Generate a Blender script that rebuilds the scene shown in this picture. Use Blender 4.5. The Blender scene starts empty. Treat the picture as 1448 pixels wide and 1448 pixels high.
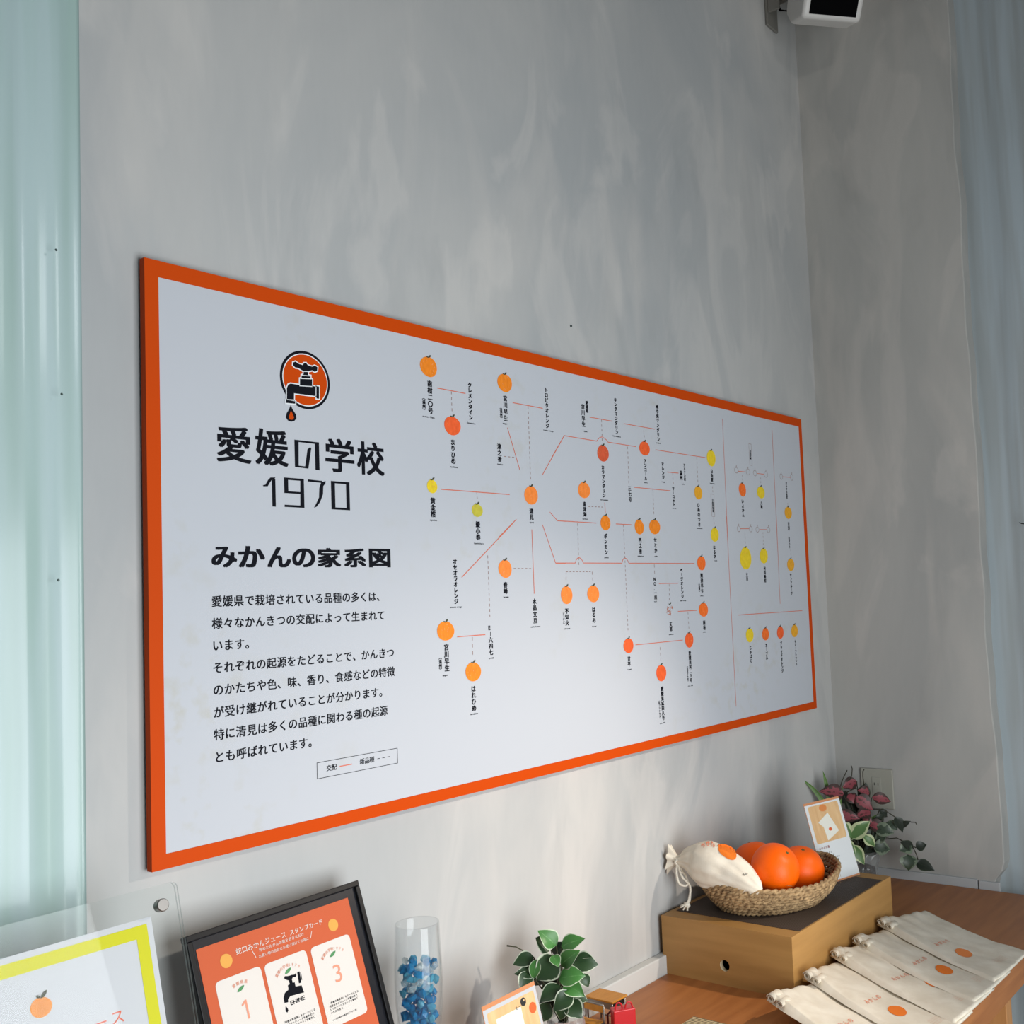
import bpy, bmesh, math, random
from math import sin, cos, pi, radians, sqrt, atan2
from mathutils import Vector, Matrix
from mathutils.bvhtree import BVHTree
from mathutils import noise as mnoise

SC = bpy.context.scene
COL = SC.collection

# ------------------------------------------------------------------ camera
cam = bpy.data.cameras.new('camera')
cam_ob = bpy.data.objects.new('camera', cam)
COL.objects.link(cam_ob)
cam.sensor_fit = 'HORIZONTAL'
cam.sensor_width = 36.0
cam.lens = 1474.32 / 1448 * 36
cam.shift_x = -(900.04 - 724) / 1448
cam.shift_y = (748.61 - 724) / 1448
cam.clip_start = 0.02
_r = (0.5872883, -0.8082042, -0.0435715)
_d = (0.0279799, 0.0740740, -0.9968602)
_f = (0.8088940, 0.5842252, 0.0661163)
cam_ob.matrix_world = Matrix(((_r[0], -_d[0], -_f[0], -0.81696), (_r[1], -_d[1], -_f[1], -1.47451),
                              (_r[2], -_d[2], -_f[2], 1.60170), (0, 0, 0, 1)))
SC.camera = cam_ob

# ------------------------------------------------------------------ daylight and added lights
world = bpy.data.worlds.new('world')
SC.world = world
world.use_nodes = True
_bg = world.node_tree.nodes['Background']
_bg.inputs['Color'].default_value = (0.88, 0.955, 1.0, 1)
_bg.inputs['Strength'].default_value = 0.08

def area_light(name, loc, target, sx, sy, power, color):
    l = bpy.data.lights.new(name, 'AREA')
    l.shape = 'RECTANGLE'; l.size = sx; l.size_y = sy; l.energy = power; l.color = color
    o = bpy.data.objects.new(name, l); COL.objects.link(o)
    o.location = loc
    o.rotation_euler = (Vector(target) - Vector(loc)).to_track_quat('-Z', 'Y').to_euler()
    return o
def spot_light(name, loc, target, power, angle, radius, color, blend=0.6):
    l = bpy.data.lights.new(name, 'SPOT')
    l.energy = power; l.spot_size = radians(angle); l.spot_blend = blend; l.shadow_soft_size = radius; l.color = color
    o = bpy.data.objects.new(name, l); COL.objects.link(o)
    o.location = loc
    o.rotation_euler = (Vector(target) - Vector(loc)).to_track_quat('-Z', 'Y').to_euler()
    return o
area_light('assumed_window_light', (0.2, -2.27, 1.05), (0.2, 0.0, 1.05), 1.5, 1.7, 62, (0.93, 0.975, 1.0))  # assumed window behind the camera; area light stands in for its daylight
area_light('streak_light', (0.9, -2.29, 2.74), (0.9, 0.0, 2.74), 0.30, 0.45, 5, (0.95, 0.98, 1.0))  # added light for the streak reflections on the green sheet, no known source
spot_light('assumed_counter_spot', (1.6, -1.3, 2.0), (0.55, 0.0, 0.72), 72, 64, 0.035, (1.0, 0.87, 0.74), 0.95)  # added bare spot, assumed from the leftward shadows; no lamp fixture modelled
spot_light('assumed_corner_spot', (0.6, -1.8, 3.42), (2.15, 0.0, 3.3), 11, 40, 0.06, (1.0, 0.95, 0.9), 0.9)  # added bare spot below the ceiling, assumed from the speaker's shadow; no fixture

SC.view_settings.view_transform = 'Standard'
SC.view_settings.look = 'None'
SC.view_settings.gamma = 1.0
SC.view_settings.use_curve_mapping = False
SC.view_settings.exposure = 0.0

# ------------------------------------------------------------------ helpers
def lin(c):
    return tuple(((v / 255.0) / 12.92 if v / 255.0 <= 0.04045 else ((v / 255.0 + 0.055) / 1.055) ** 2.4) for v in c) + (1.0,)

def newmat(name):
    m = bpy.data.materials.new(name)
    m.use_nodes = True
    nt = m.node_tree
    b = nt.nodes['Principled BSDF']
    return m, nt, b

def plain(name, rgb, rough=0.6, metal=0.0, spec=None, var=0.0, scale=30.0, stretch=(1, 1, 1), rgb2=None, bump=0.0, coat=0.0, detail=4):
    m, nt, b = newmat(name)
    b.inputs['Roughness'].default_value = rough
    b.inputs['Metallic'].default_value = metal
    if spec is not None: b.inputs['Specular IOR Level'].default_value = spec
    if coat: b.inputs['Coat Weight'].default_value = coat
    b.inputs['Base Color'].default_value = lin(rgb)
    if var or rgb2 or bump:
        tc = nt.nodes.new('ShaderNodeTexCoord')
        mp = nt.nodes.new('ShaderNodeMapping'); mp.inputs['Scale'].default_value = stretch
        nz = nt.nodes.new('ShaderNodeTexNoise'); nz.inputs['Scale'].default_value = scale; nz.inputs['Detail'].default_value = detail
        nt.links.new(tc.outputs['Object'], mp.inputs['Vector']); nt.links.new(mp.outputs['Vector'], nz.inputs['Vector'])
        if var or rgb2:
            cr = nt.nodes.new('ShaderNodeValToRGB')
            cr.color_ramp.elements[0].position = 0.3; cr.color_ramp.elements[1].position = 0.7
            c2 = rgb2 if rgb2 else tuple(min(255, v * (1 + var)) for v in rgb)
            c1 = rgb if rgb2 else tuple(v * (1 - var) for v in rgb)
            cr.color_ramp.elements[0].color = lin(c1); cr.color_ramp.elements[1].color = lin(c2)
            nt.links.new(nz.outputs['Fac'], cr.inputs['Fac']); nt.links.new(cr.outputs['Color'], b.inputs['Base Color'])
        if bump:
            bp = nt.nodes.new('ShaderNodeBump'); bp.inputs['Strength'].default_value = bump; bp.inputs['Distance'].default_value = 0.002
            nt.links.new(nz.outputs['Fac'], bp.inputs['Height']); nt.links.new(bp.outputs['Normal'], b.inputs['Normal'])
    return m

class MB:
    """collects shapes (world coordinates) for one mesh"""
    def __init__(s): s.v = []; s.f = []; s.m = []; s.uv = {}; s.sm = []
    def add(s, verts, faces, mi=0, smooth=False, uvs=None):
        o = len(s.v)
        s.v += [tuple(p) for p in verts]
        for i, f in enumerate(faces):
            if uvs: s.uv[len(s.f)] = [uvs[k] for k in f]
            s.f.append(tuple(k + o for k in f)); s.m.append(mi); s.sm.append(smooth)
        return s
    def box(s, x0, x1, y0, y1, z0, z1, mi=0, bev=0.0):
        if bev:
            bm = bmesh.new(); bmesh.ops.create_cube(bm, size=1)
            for v in bm.verts: v.co = ((x0 + x1) / 2 + v.co.x * (x1 - x0), (y0 + y1) / 2 + v.co.y * (y1 - y0), (z0 + z1) / 2 + v.co.z * (z1 - z0))
            bmesh.ops.bevel(bm, geom=bm.edges[:], offset=bev, segments=3, affect='EDGES', profile=0.5)
            return s.bm(bm, mi, False)
        v = [(x, y, z) for z in (z0, z1) for y in (y0, y1) for x in (x0, x1)]
        return s.add(v, [(0, 2, 3, 1), (4, 5, 7, 6), (0, 1, 5, 4), (2, 6, 7, 3), (0, 4, 6, 2), (1, 3, 7, 5)], mi)
    def bm(s, bm, mi=0, smooth=False, mat=None):
        bm.verts.index_update()
        vs = [(mat @ v.co if mat else v.co.copy()) for v in bm.verts]
        s.add(vs, [tuple(v.index for v in f.verts) for f in bm.faces], mi, smooth)
        bm.free(); return s
    def obox(s, O, r, u, n, a0, a1, b0, b1, c0, c1, mi=0, bev=0.0):
        """box in a local frame (origin O, axes r, u, n)"""
        t = MB(); t.box(a0, a1, b0, b1, c0, c1, 0, bev)
        s.add([O + r * p[0] + u * p[1] + n * p[2] for p in t.v], t.f, mi); return s
    def prism(s, poly, z0, z1, mi=0):
        n = len(poly)
        v = [(x, y, z0) for x, y in poly] + [(x, y, z1) for x, y in poly]
        return s.add(v, [tuple(range(n))[::-1], tuple(range(n, 2 * n))] + [(i, (i + 1) % n, n + (i + 1) % n, n + i) for i in range(n)], mi)
    def tube(s, pts, rad, seg=8, mi=0, caps=True, smooth=True):
        pts = [Vector(p) for p in pts]; n = len(pts)
        rads = rad if isinstance(rad, (list, tuple)) else [rad] * n
        vs = []; prev = None
        for i, p in enumerate(pts):
            t = (pts[min(i + 1, n - 1)] - pts[max(i - 1, 0)]).normalized()
            if prev is None:
                a = Vector((0, 0, 1)) if abs(t.z) < 0.9 else Vector((1, 0, 0))
                x = t.cross(a).normalized()
            else:
                x = (prev - t * prev.dot(t)).normalized()
            prev = x; y = t.cross(x)
            for k in range(seg):
                a = 2 * pi * k / seg
                vs.append(p + (x * cos(a) + y * sin(a)) * rads[i])
        fs = [(i * seg + k, i * seg + (k + 1) % seg, (i + 1) * seg + (k + 1) % seg, (i + 1) * seg + k) for i in range(n - 1) for k in range(seg)]
        if caps: fs += [tuple(range(seg))[::-1], tuple((n - 1) * seg + k for k in range(seg))]
        return s.add(vs, fs, mi, smooth)
    def lathe(s, prof, c, seg=48, mi=0, smooth=True, axis=None):
        vs = []
        for r, z in prof:
            for k in range(seg):
                a = 2 * pi * k / seg
                vs.append((c[0] + r * cos(a), c[1] + r * sin(a), c[2] + z))
        n = len(prof)
        fs = [(i * seg + k, i * seg + (k + 1) % seg, (i + 1) * seg + (k + 1) % seg, (i + 1) * seg + k) for i in range(n - 1) for k in range(seg)]
        return s.add(vs, fs, mi, smooth)
    def poly(s, pts, mi=0): return s.add(pts, [tuple(range(len(pts)))], mi)

ROOT = {}
def build(name, mb, mats, parent=None, origin=None):
    """link the collected shapes as ONE mesh object"""
    o0 = Vector(ROOT[parent.name]) if parent else Vector(origin if origin is not None else (0, 0, 0))
    me = bpy.data.meshes.new(name)
    me.from_pydata([Vector(p) - o0 for p in mb.v], [], mb.f)
    for m in (mats if isinstance(mats, (list, tuple)) else [mats]): me.materials.append(m)
    me.polygons.foreach_set('material_index', mb.m)
    me.polygons.foreach_set('use_smooth', mb.sm)
    if mb.uv:
        ul = me.uv_layers.new(name='leaf')
        for fi, us in mb.uv.items():
            for k, li in enumerate(me.polygons[fi].loop_indices): ul.data[li].uv = us[k]
    me.update()
    o = bpy.data.objects.new(name, me); COL.objects.link(o)
    if parent:
        o.parent = parent; ROOT[o.name] = ROOT[parent.name]
    else:
        o.location = o0; ROOT[o.name] = tuple(o0)
    return o
def tag(o, label, cat, group=None):
    o['label'] = label; o['category'] = cat
    if group: o['group'] = group
    return o
def thing(name, loc, label, cat, group=None):
    o = bpy.data.objects.new(name, None); COL.objects.link(o)
    o.empty_display_size = 0.05
    o.location = loc; ROOT[o.name] = tuple(loc)
    return tag(o, label, cat, group)
def struct(name, mb, mats, label=None):
    o = build(name, mb, mats); o['kind'] = 'structure'
    if label: o['label'] = label
    return o

# lettering: glyph outlines of Blender's built-in font, one em = 1 x 1, origin at the lower left of the em box
_fc = bpy.data.curves.new('glyphs', 'FONT'); _fc.size = 1.0
_fo = bpy.data.objects.new('glyphs', _fc)
_gc = {}; _lay = [0]
def glyph(ch, bold=0.0):
    k = (ch, bold)
    if k not in _gc:
        _fc.body = ch
        me = bpy.data.meshes.new_from_object(_fo)
        vs = [(v.co.x, v.co.y + 0.12) for v in me.vertices]; fs = [tuple(p.vertices) for p in me.polygons]
        bpy.data.meshes.remove(me)
        bb = (min(v[0] for v in vs), max(v[0] for v in vs), min(v[1] for v in vs), max(v[1] for v in vs)) if vs else (0, 0.4, 0, 1)
        _gc[k] = (vs, fs, bb)
    return _gc[k]
def put_glyph(mb, T, ch, x, y, w, h, bold=0.0, mi=0, fit=False, narrow=False):
    """em box (or, with fit, the glyph's own outline) into the rectangle x..x+w, y..y+h of the plane map T(x, y)"""
    if bold:
        q = bold * 0.8
        o = Vector(T(0, 0)); nr = (Vector(T(1, 0)) - o).cross(Vector(T(0, 1)) - o).normalized()
        for i, (dx, dy) in enumerate(((-q, -q * 0.6), (q, -q * 0.6), (-q, q * 0.6), (q, q * 0.6))):
            put_glyph(mb, (lambda a, b, i=i: Vector(T(a, b)) + nr * (4e-5 * i)), ch, x + dx * w, y + dy * h, w, h, 0.0, mi, fit)
        return
    vs, fs, bb = glyph(ch)
    if not vs: return
    if fit: f = lambda p: (x + (p[0] - bb[0]) / (bb[1] - bb[0]) * w, y + (p[1] - bb[2]) / (bb[3] - bb[2]) * h)
    else: f = lambda p: (x + p[0] * w, y + p[1] * h)
    mb.add([T(*f(p)) for p in vs], fs, mi)
def put_line(mb, T, s, x, y, size, pitch=None, bold=0.0, mi=0, kx=1.0):
    """horizontal full-width line starting at x, centred on height y"""
    for ch in s:
        if ch != ' ':
            put_glyph(mb, T, ch, x, y - size / 2, size * kx, size, bold, mi)
        x += pitch if pitch else size * kx
def put_latin(mb, T, s, x, y, size, bold=0.0, mi=0, width=None):
    adv = []
    for ch in s: adv.append(0.3 if ch == ' ' else glyph(ch)[2][1] + 0.07)
    k = width / sum(adv) if width else size
    for ch, a in zip(s, adv):
        if ch != ' ': put_glyph(mb, T, ch, x, y - size / 2, k, size, bold, mi)
        x += a * k
def seg2d(mb, T, a, b, w, mi=0):
    dx, dy = b[0] - a[0], b[1] - a[1]; l = sqrt(dx * dx + dy * dy) or 1
    nx, ny = -dy / l * w / 2, dx / l * w / 2
    o = Vector(T(0, 0)); _lay[0] = (_lay[0] + 1) % 7; up = (Vector(T(1, 0)) - o).cross(Vector(T(0, 1)) - o).normalized() * (2.5e-5 * _lay[0])
    mb.add([Vector(T(*p)) + up for p in ((a[0] + nx, a[1] + ny), (a[0] - nx, a[1] - ny), (b[0] - nx, b[1] - ny), (b[0] + nx, b[1] + ny))], [(0, 1, 2, 3)], mi)
def poly2d(mb, T, pts, mi=0):
    """any simple polygon, triangulated"""
    bm = bmesh.new()
    vs = [bm.verts.new((p[0], p[1], 0)) for p in pts]
    es = [bm.edges.new((vs[i], vs[(i + 1) % len(vs)])) for i in range(len(vs))]
    bmesh.ops.triangle_fill(bm, edges=es, use_beauty=True)
    bm.verts.index_update()
    mb.add([T(v.co.x, v.co.y) for v in bm.verts], [tuple(v.index for v in f.verts) for f in bm.faces], mi); bm.free()
def ell2d(mb, T, x, y, w, h, mi=0, n=36, wob=0.0, seed=0):
    rnd = random.Random(seed); ph = rnd.random() * 6
    pts = []
    for k in range(n):
        a = 2 * pi * k / n
        q = 1 + wob * (sin(3 * a + ph) * 0.6 + sin(2 * a + ph * 2))
        pts.append((x + w / 2 * cos(a) * q, y + h / 2 * sin(a) * q))
    mb.add([T(*p) for p in pts], [tuple(range(n))], mi)
def ring2d(mb, T, x, y, w, h, t, mi=0, n=48):
    v = []
    for k in range(n):
        a = 2 * pi * k / n
        v += [T(x + w / 2 * cos(a), y + h / 2 * sin(a)), T(x + (w / 2 - t) * cos(a), y + (h / 2 - t) * sin(a))]
    mb.add(v, [(2 * k, 2 * ((k + 1) % n), 2 * ((k + 1) % n) + 1, 2 * k + 1) for k in range(n)], mi)
def rect2d(mb, T, x0, x1, y0, y1, mi=0, r=0.0):
    if not r: mb.add([T(x0, y0), T(x1, y0), T(x1, y1), T(x0, y1)], [(0, 1, 2, 3)], mi); return
    pts = []
    for cx, cy, a0 in ((x1 - r, y1 - r, 0), (x0 + r, y1 - r, pi / 2), (x0 + r, y0 + r, pi), (x1 - r, y0 + r, 1.5 * pi)):
        for k in range(7): pts.append((cx + r * cos(a0 + k * pi / 12), cy + r * sin(a0 + k * pi / 12)))
    mb.add([T(*p) for p in pts], [tuple(range(len(pts)))], mi)
def frame2d(mb, T, x0, x1, y0, y1, t, mi=0):
    v = [T(x0, y0), T(x1, y0), T(x1, y1), T(x0, y1), T(x0 + t, y0 + t), T(x1 - t, y0 + t), T(x1 - t, y1 - t), T(x0 + t, y1 - t)]
    mb.add(v, [(0, 1, 5, 4), (1, 2, 6, 5), (2, 3, 7, 6), (3, 0, 4, 7)], mi)
def leaf2d(mb, T, a, b, w, mi=0):
    dx, dy = b[0] - a[0], b[1] - a[1]; l = sqrt(dx * dx + dy * dy); n = (-dy / l, dx / l)
    up = []; dn = []
    for k in range(9):
        t = k / 8; q = sin(pi * t) ** 0.8 * w / 2
        up.append((a[0] + dx * t + n[0] * q, a[1] + dy * t + n[1] * q)); dn.append((a[0] + dx * t - n[0] * q, a[1] + dy * t - n[1] * q))
    poly2d(mb, T, dn + up[1:-1][::-1], mi)
def plane_map(O, r, u, n, lift=0.0, s=0.001):
    return lambda x, y: O + r * (x * s) + u * (y * s) + n * lift

# ------------------------------------------------------------------ materials of the shell
def plaster(name, c1, c2, c3):
    m, nt, b = newmat(name)
    N = nt.nodes.new; L = nt.links.new
    tc = N('ShaderNodeTexCoord')
    def nz(scale, st, detail=5, dist=0.0):
        mp = N('ShaderNodeMapping'); mp.inputs['Scale'].default_value = st
        n = N('ShaderNodeTexNoise'); n.inputs['Scale'].default_value = scale; n.inputs['Detail'].default_value = detail; n.inputs['Distortion'].default_value = dist
        L(tc.outputs['Object'], mp.inputs['Vector']); L(mp.outputs['Vector'], n.inputs['Vector']); return n
    big = nz(1.7, (1, 1, 0.45), 5, 0.9); med = nz(5.0, (1.0, 1.0, 0.3), 6, 0.6); fine = nz(70, (1, 1, 0.22), 3)
    r1 = N('ShaderNodeValToRGB'); r1.color_ramp.elements[0].position = 0.35; r1.color_ramp.elements[1].position = 0.68
    r1.color_ramp.elements[0].color = lin(c1); r1.color_ramp.elements[1].color = lin(c2)
    L(big.outputs['Fac'], r1.inputs['Fac'])
    r2 = N('ShaderNodeValToRGB'); r2.color_ramp.elements[0].position = 0.52; r2.color_ramp.elements[1].position = 0.75
    r2.color_ramp.elements[0].color = (0, 0, 0, 1); r2.color_ramp.elements[1].color = (0.55, 0.55, 0.55, 1)
    L(med.outputs['Fac'], r2.inputs['Fac'])
    mx = N('ShaderNodeMix'); mx.data_type = 'RGBA'
    L(r2.outputs['Color'], mx.inputs['Factor']); L(r1.outputs['Color'], mx.inputs['A']); mx.inputs['B'].default_value = lin(c3)
    # trowelled patches with harder edges
    pt = nz(2.6, (1.15, 1.15, 0.5), 7, 1.6)
    r4 = N('ShaderNodeValToRGB'); r4.color_ramp.elements[0].position = 0.535; r4.color_ramp.elements[1].position = 0.60
    r4.color_ramp.elements[0].color = (0, 0, 0, 1); r4.color_ramp.elements[1].color = (0.26, 0.26, 0.26, 1)
    e4 = r4.color_ramp.elements.new(0.78); e4.color = (0.1, 0.1, 0.1, 1)
    L(pt.outputs['Fac'], r4.inputs['Fac'])
    mp4 = N('ShaderNodeMix'); mp4.data_type = 'RGBA'; L(r4.outputs['Color'], mp4.inputs['Factor']); L(mx.outputs['Result'], mp4.inputs['A']); mp4.inputs['B'].default_value = lin(tuple(v + 9 for v in c3))
    dk = nz(3.3, (1.2, 1.2, 0.4), 6, 1.2)
    r5 = N('ShaderNodeValToRGB'); r5.color_ramp.elements[0].position = 0.60; r5.color_ramp.elements[1].position = 0.70
    r5.color_ramp.elements[0].color = (0, 0, 0, 1); r5.color_ramp.elements[1].color = (0.26, 0.26, 0.26, 1)
    L(dk.outputs['Fac'], r5.inputs['Fac'])
    mp5 = N('ShaderNodeMix'); mp5.data_type = 'RGBA'; L(r5.outputs['Color'], mp5.inputs['Factor']); L(mp4.outputs['Result'], mp5.inputs['A']); mp5.inputs['B'].default_value = lin(tuple(v - 16 for v in c1))
    mx = mp5
    r3 = N('ShaderNodeMapRange'); r3.inputs['From Min'].default_value = 0.25; r3.inputs['From Max'].default_value = 0.75; r3.inputs['To Min'].default_value = 0.985; r3.inputs['To Max'].default_value = 1.012
    L(fine.outputs['Fac'], r3.inputs['Value'])
    m2 = N('ShaderNodeMix'); m2.data_type = 'RGBA'; m2.blend_type = 'MULTIPLY'; m2.inputs['Factor'].default_value = 1
    L(mx.outputs['Result'], m2.inputs['A']); L(r3.outputs['Result'], m2.inputs['B'])
    L(m2.outputs['Result'], b.inputs['Base Color'])
    b.inputs['Roughness'].default_value = 0.62; b.inputs['Specular IOR Level'].default_value = 0.3
    bp = N('ShaderNodeBump'); bp.inputs['Strength'].default_value = 0.25; bp.inputs['Distance'].default_value = 0.004
    ad = N('ShaderNodeMath'); ad.operation = 'ADD'; L(med.outputs['Fac'], ad.inputs[0]); L(big.outputs['Fac'], ad.inputs[1])
    L(ad.outputs[0], bp.inputs['Height']); L(bp.outputs['Normal'], b.inputs['Normal'])
    return m
M_WALL = plaster('trowelled grey plaster', (170, 173, 174), (193, 192, 189), (206, 202, 197))
M_WALL2 = plaster('trowelled grey plaster, side wall', (164, 164, 161), (184, 183, 178), (196, 191, 184))
M_CEIL = plain('painted ceiling', (96, 97, 98), 0.8)
M_FLOOR = plain('concrete floor', (150, 146, 140), 0.6, var=0.08, scale=4)
M_TRIM = plain('pale painted batten', (205, 207, 205), 0.5)
M_TRIM2 = plain('grey painted batten', (182, 186, 188), 0.5)

def sheet_mat(name, c1, c2, rough):
    m, nt, b = newmat(name)
    N = nt.nodes.new; L = nt.links.new
    tc = N('ShaderNodeTexCoord'); mp = N('ShaderNodeMapping'); mp.inputs['Scale'].default_value = (1, 1, 0.06)
    n = N('ShaderNodeTexNoise'); n.inputs['Scale'].default_value = 26; n.inputs['Detail'].default_value = 2
    L(tc.outputs['Object'], mp.inputs['Vector']); L(mp.outputs['Vector'], n.inputs['Vector'])
    r = N('ShaderNodeValToRGB'); r.color_ramp.elements[0].position = 0.38; r.color_ramp.elements[1].position = 0.62
    r.color_ramp.elements[0].color = lin(c1); r.color_ramp.elements[1].color = lin(c2)
    L(n.outputs['Fac'], r.inputs['Fac']); L(r.outputs['Color'], b.inputs['Base Color'])
    b.inputs['Roughness'].default_value = 0.5
    b.inputs['Coat Weight'].default_value = 0.5; b.inputs['Coat Roughness'].default_value = rough
    return m
M_SHEET = sheet_mat('pale green plastic sheet', (160, 186, 181), (174, 196, 197), 0.16)
M_SHEET2 = sheet_mat('pale blue plastic sheet', (160, 168, 170), (172, 184, 190), 0.3)

# ------------------------------------------------------------------ the shell
XR = 2.247; ZT = 0.7203; YE = -0.505; CEIL = 4.0
struct('floor', MB().box(-3.5, 3.2, -3.4, 0.12, -0.1, 0.0), M_FLOOR)
struct('ceiling', MB().box(-3.5, 3.2, -3.4, 0.12, CEIL, CEIL + 0.1), M_CEIL)
struct('wall_back', MB().box(-3.5, XR + 0.12, 0.0, 0.12, 0.0, CEIL), M_WALL)
# the side wall stops at a hand-trowelled edge
def wall_right():
    mb = MB(); n = 160
    ys = []
    for i in range(n + 1):
        z = CEIL * i / n
        y = YE + 0.012 * mnoise.noise((0, 3.1, z * 1.6)) + 0.006 * mnoise.noise((0, 9.1, z * 6))
        if z < 0.80: y += 0.03 * max(0, 1 - (z - 0.745) / 0.055) ** 2 if z > 0.745 else 0.03
        ys.append((y, z))
    vs = []
    for y, z in ys: vs += [(XR, 0.0, z), (XR, y + 0.003, z), (XR + 0.001, y + 0.001, z), (XR + 0.003, y, z), (XR + 0.1, y, z), (XR + 0.1, 0.0, z)]
    fs = []
    for i in range(n):
        for k in range(6):
            a = i * 6 + k; b2 = i * 6 + (k + 1) % 6
            fs.append((a, b2, b2 + 6, a + 6))
    fs += [(5, 4, 3, 2, 1, 0), tuple(n * 6 + k for k in range(6))]
    mb.add(vs, fs); return mb
struct('wall_right', wall_right(), M_WALL2)
# unseen wall behind the camera: assumed daylight window, plus opening round the added streak light
mb = MB(); wy0, wy1 = -2.42, -2.30
A_ = (-0.56, 0.96, 0.19, 1.91); B_ = (0.74, 1.06, 2.51, 2.97)
mb.box(-3.5, A_[0], wy0, wy1, 0, CEIL).box(B_[1], 3.2, wy0, wy1, 0, CEIL).box(A_[0], B_[1], wy0, wy1, 0, A_[2]).box(A_[1], B_[1], wy0, wy1, A_[2], B_[2])
mb.box(A_[0], A_[1], wy0, wy1, A_[3], B_[2]).box(A_[0], B_[0], wy0, wy1, B_[2], CEIL).box(B_[0], B_[1], wy0, wy1, B_[3], CEIL)
struct('wall_front', mb, M_CEIL)
M_WFR = plain('white window frame', (190, 192, 192), 0.5)
for nm, (a0, a1, b0, b1) in (('assumed_window', A_), ('streak_light_frame', B_)):  # frame of the assumed window; the smaller one is added round the streak light
    mb = MB(); f_ = 0.035
    mb.box(a0 - f_, a0, wy1, wy1 + 0.02, b0 - f_, b1 + f_).box(a1, a1 + f_, wy1, wy1 + 0.02, b0 - f_, b1 + f_).box(a0, a1, wy1, wy1 + 0.02, b0 - f_, b0).box(a0, a1, wy1, wy1 + 0.02, b1, b1 + f_)
    struct(nm, mb, M_WFR)
# thin battens running along both walls just above the counter
struct('trim_1', MB().box(0.56, XR, -0.0235, 0.0, ZT - 0.04, 0.7625, 0, 0.003), M_TRIM)
struct('trim_2', MB().box(XR - 0.008, XR, -0.43, -0.0235, ZT - 0.04, 0.7455, 0, 0.002).box(XR - 0.007, XR + 0.004, YE + 0.01, -0.434, ZT - 0.04, 0.743, 0, 0.002), M_TRIM2)

def sheet(axis, a0, a1, base, z0, z1, amp, lam, sgn, seed):
    """a softly fluted hanging sheet; axis 'x' (along the back wall) or 'y'"""
    mb = MB(); nu = max(40, int((a1 - a0) / 0.006)); nv = 46; vs = []
    for j in range(nv + 1):
        z = z0 + (z1 - z0) * j / nv
        for i in range(nu + 1):
            a = a0 + (a1 - a0) * i / nu
            w = mnoise.noise((a * 3 + seed, z * 0.5, 1.0)) * 0.9
            d = amp * sin(2 * pi * (a / lam) + w) + amp * 0.45 * sin(2 * pi * a / (lam * 0.43) + 2 * w) + 0.0022 * mnoise.noise((a * 6, z * 0.7, seed))
            edge = min(1, (a1 - a) / 0.02) if sgn > 0 else 1
            o = base - amp * 1.5 + d * edge
            vs.append((a, o, z) if axis == 'x' else (o, a, z))
    th = 0.0015
    n1 = len(vs)
    fs = [(j * (nu + 1) + i, j * (nu + 1) + i + 1, (j + 1) * (nu + 1) + i + 1, (j + 1) * (nu + 1) + i) for j in range(nv) for i in range(nu)]
    mb.add(vs, fs, 0, True)
    vb = [(p[0], p[1] + th, p[2]) if axis == 'x' else (p[0] + th, p[1], p[2]) for p in vs]
    mb.add(vb, [f[::-1] for f in fs], 0, True)
    e = [j * (nu + 1) + nu for j in range(nv + 1)]
    mb.f += [(e[j], e[j + 1], n1 + e[j + 1], n1 + e[j]) for j in range(nv)]; mb.m += [0] * nv; mb.sm += [False] * nv
    return mb
S1 = thing('plastic_sheet', (-0.4, -0.02, 0.0), 'pale green glossy fluted plastic sheet covering the wall left of the orange-bordered board', 'plastic sheet')
build('fluted_sheet', sheet('x', -1.3, -0.100, -0.012, 0.0, CEIL, 0.0016, 0.078, 1, 2.0), M_SHEET, S1)
M_SCREW = plain('dull screw', (70, 85, 82), 0.4, 0.6)
for x, z in ((-0.140, 2.112), (-0.140, 1.66), (-0.134, 1.913)):
    mb = MB(); mb.lathe([(0.0, 0.001), (0.0012, 0.001), (0.0018, 0)], (0, 0, 0), 12)
    mb2 = MB(); mb2.add([(x + p[0], -0.0275 - p[2], z + p[1]) for p in mb.v], mb.f, 0); build('screw', mb2, M_SCREW, S1)
S2 = thing('plastic_sheet', (XR + 0.03, -1.0, 0.0), 'bluish grey plastic sheet hanging beyond the end of the side wall', 'plastic sheet')
build('fluted_sheet', sheet('y', -2.29, YE + 0.05, XR + 0.06, 0.0, CEIL, 0.004, 0.2, -1, 7.0), M_SHEET2, S2)
hk = MB().tube([(XR + 0.035, -0.607, 1.773), (XR + 0.02, -0.612, 1.772), (XR + 0.012, -0.618, 1.769), (XR + 0.012, -0.63, 1.766), (XR + 0.02, -0.645, 1.764)], 0.0016, 8)
tag(build('wire_hook', hk, plain('wire', (70, 72, 72), 0.3, 1.0), None, (XR + 0.03, -0.61, 1.77)), 'small bent wire hook on the bluish sheet at the far right', 'hook')
nl = MB(); nl.lathe([(0, 0.003), (0.0022, 0.003), (0.0025, 0.0)], (0, 0, 0), 10)
nl2 = MB(); nl2.add([(1.003 + p[0], -p[2], 2.227 + p[1]) for p in nl.v], nl.f)
tag(build('nail', nl2, M_SCREW, None, (1.003, 0, 2.227)), 'tiny dark nail head in the plaster above the board', 'nail')

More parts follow.
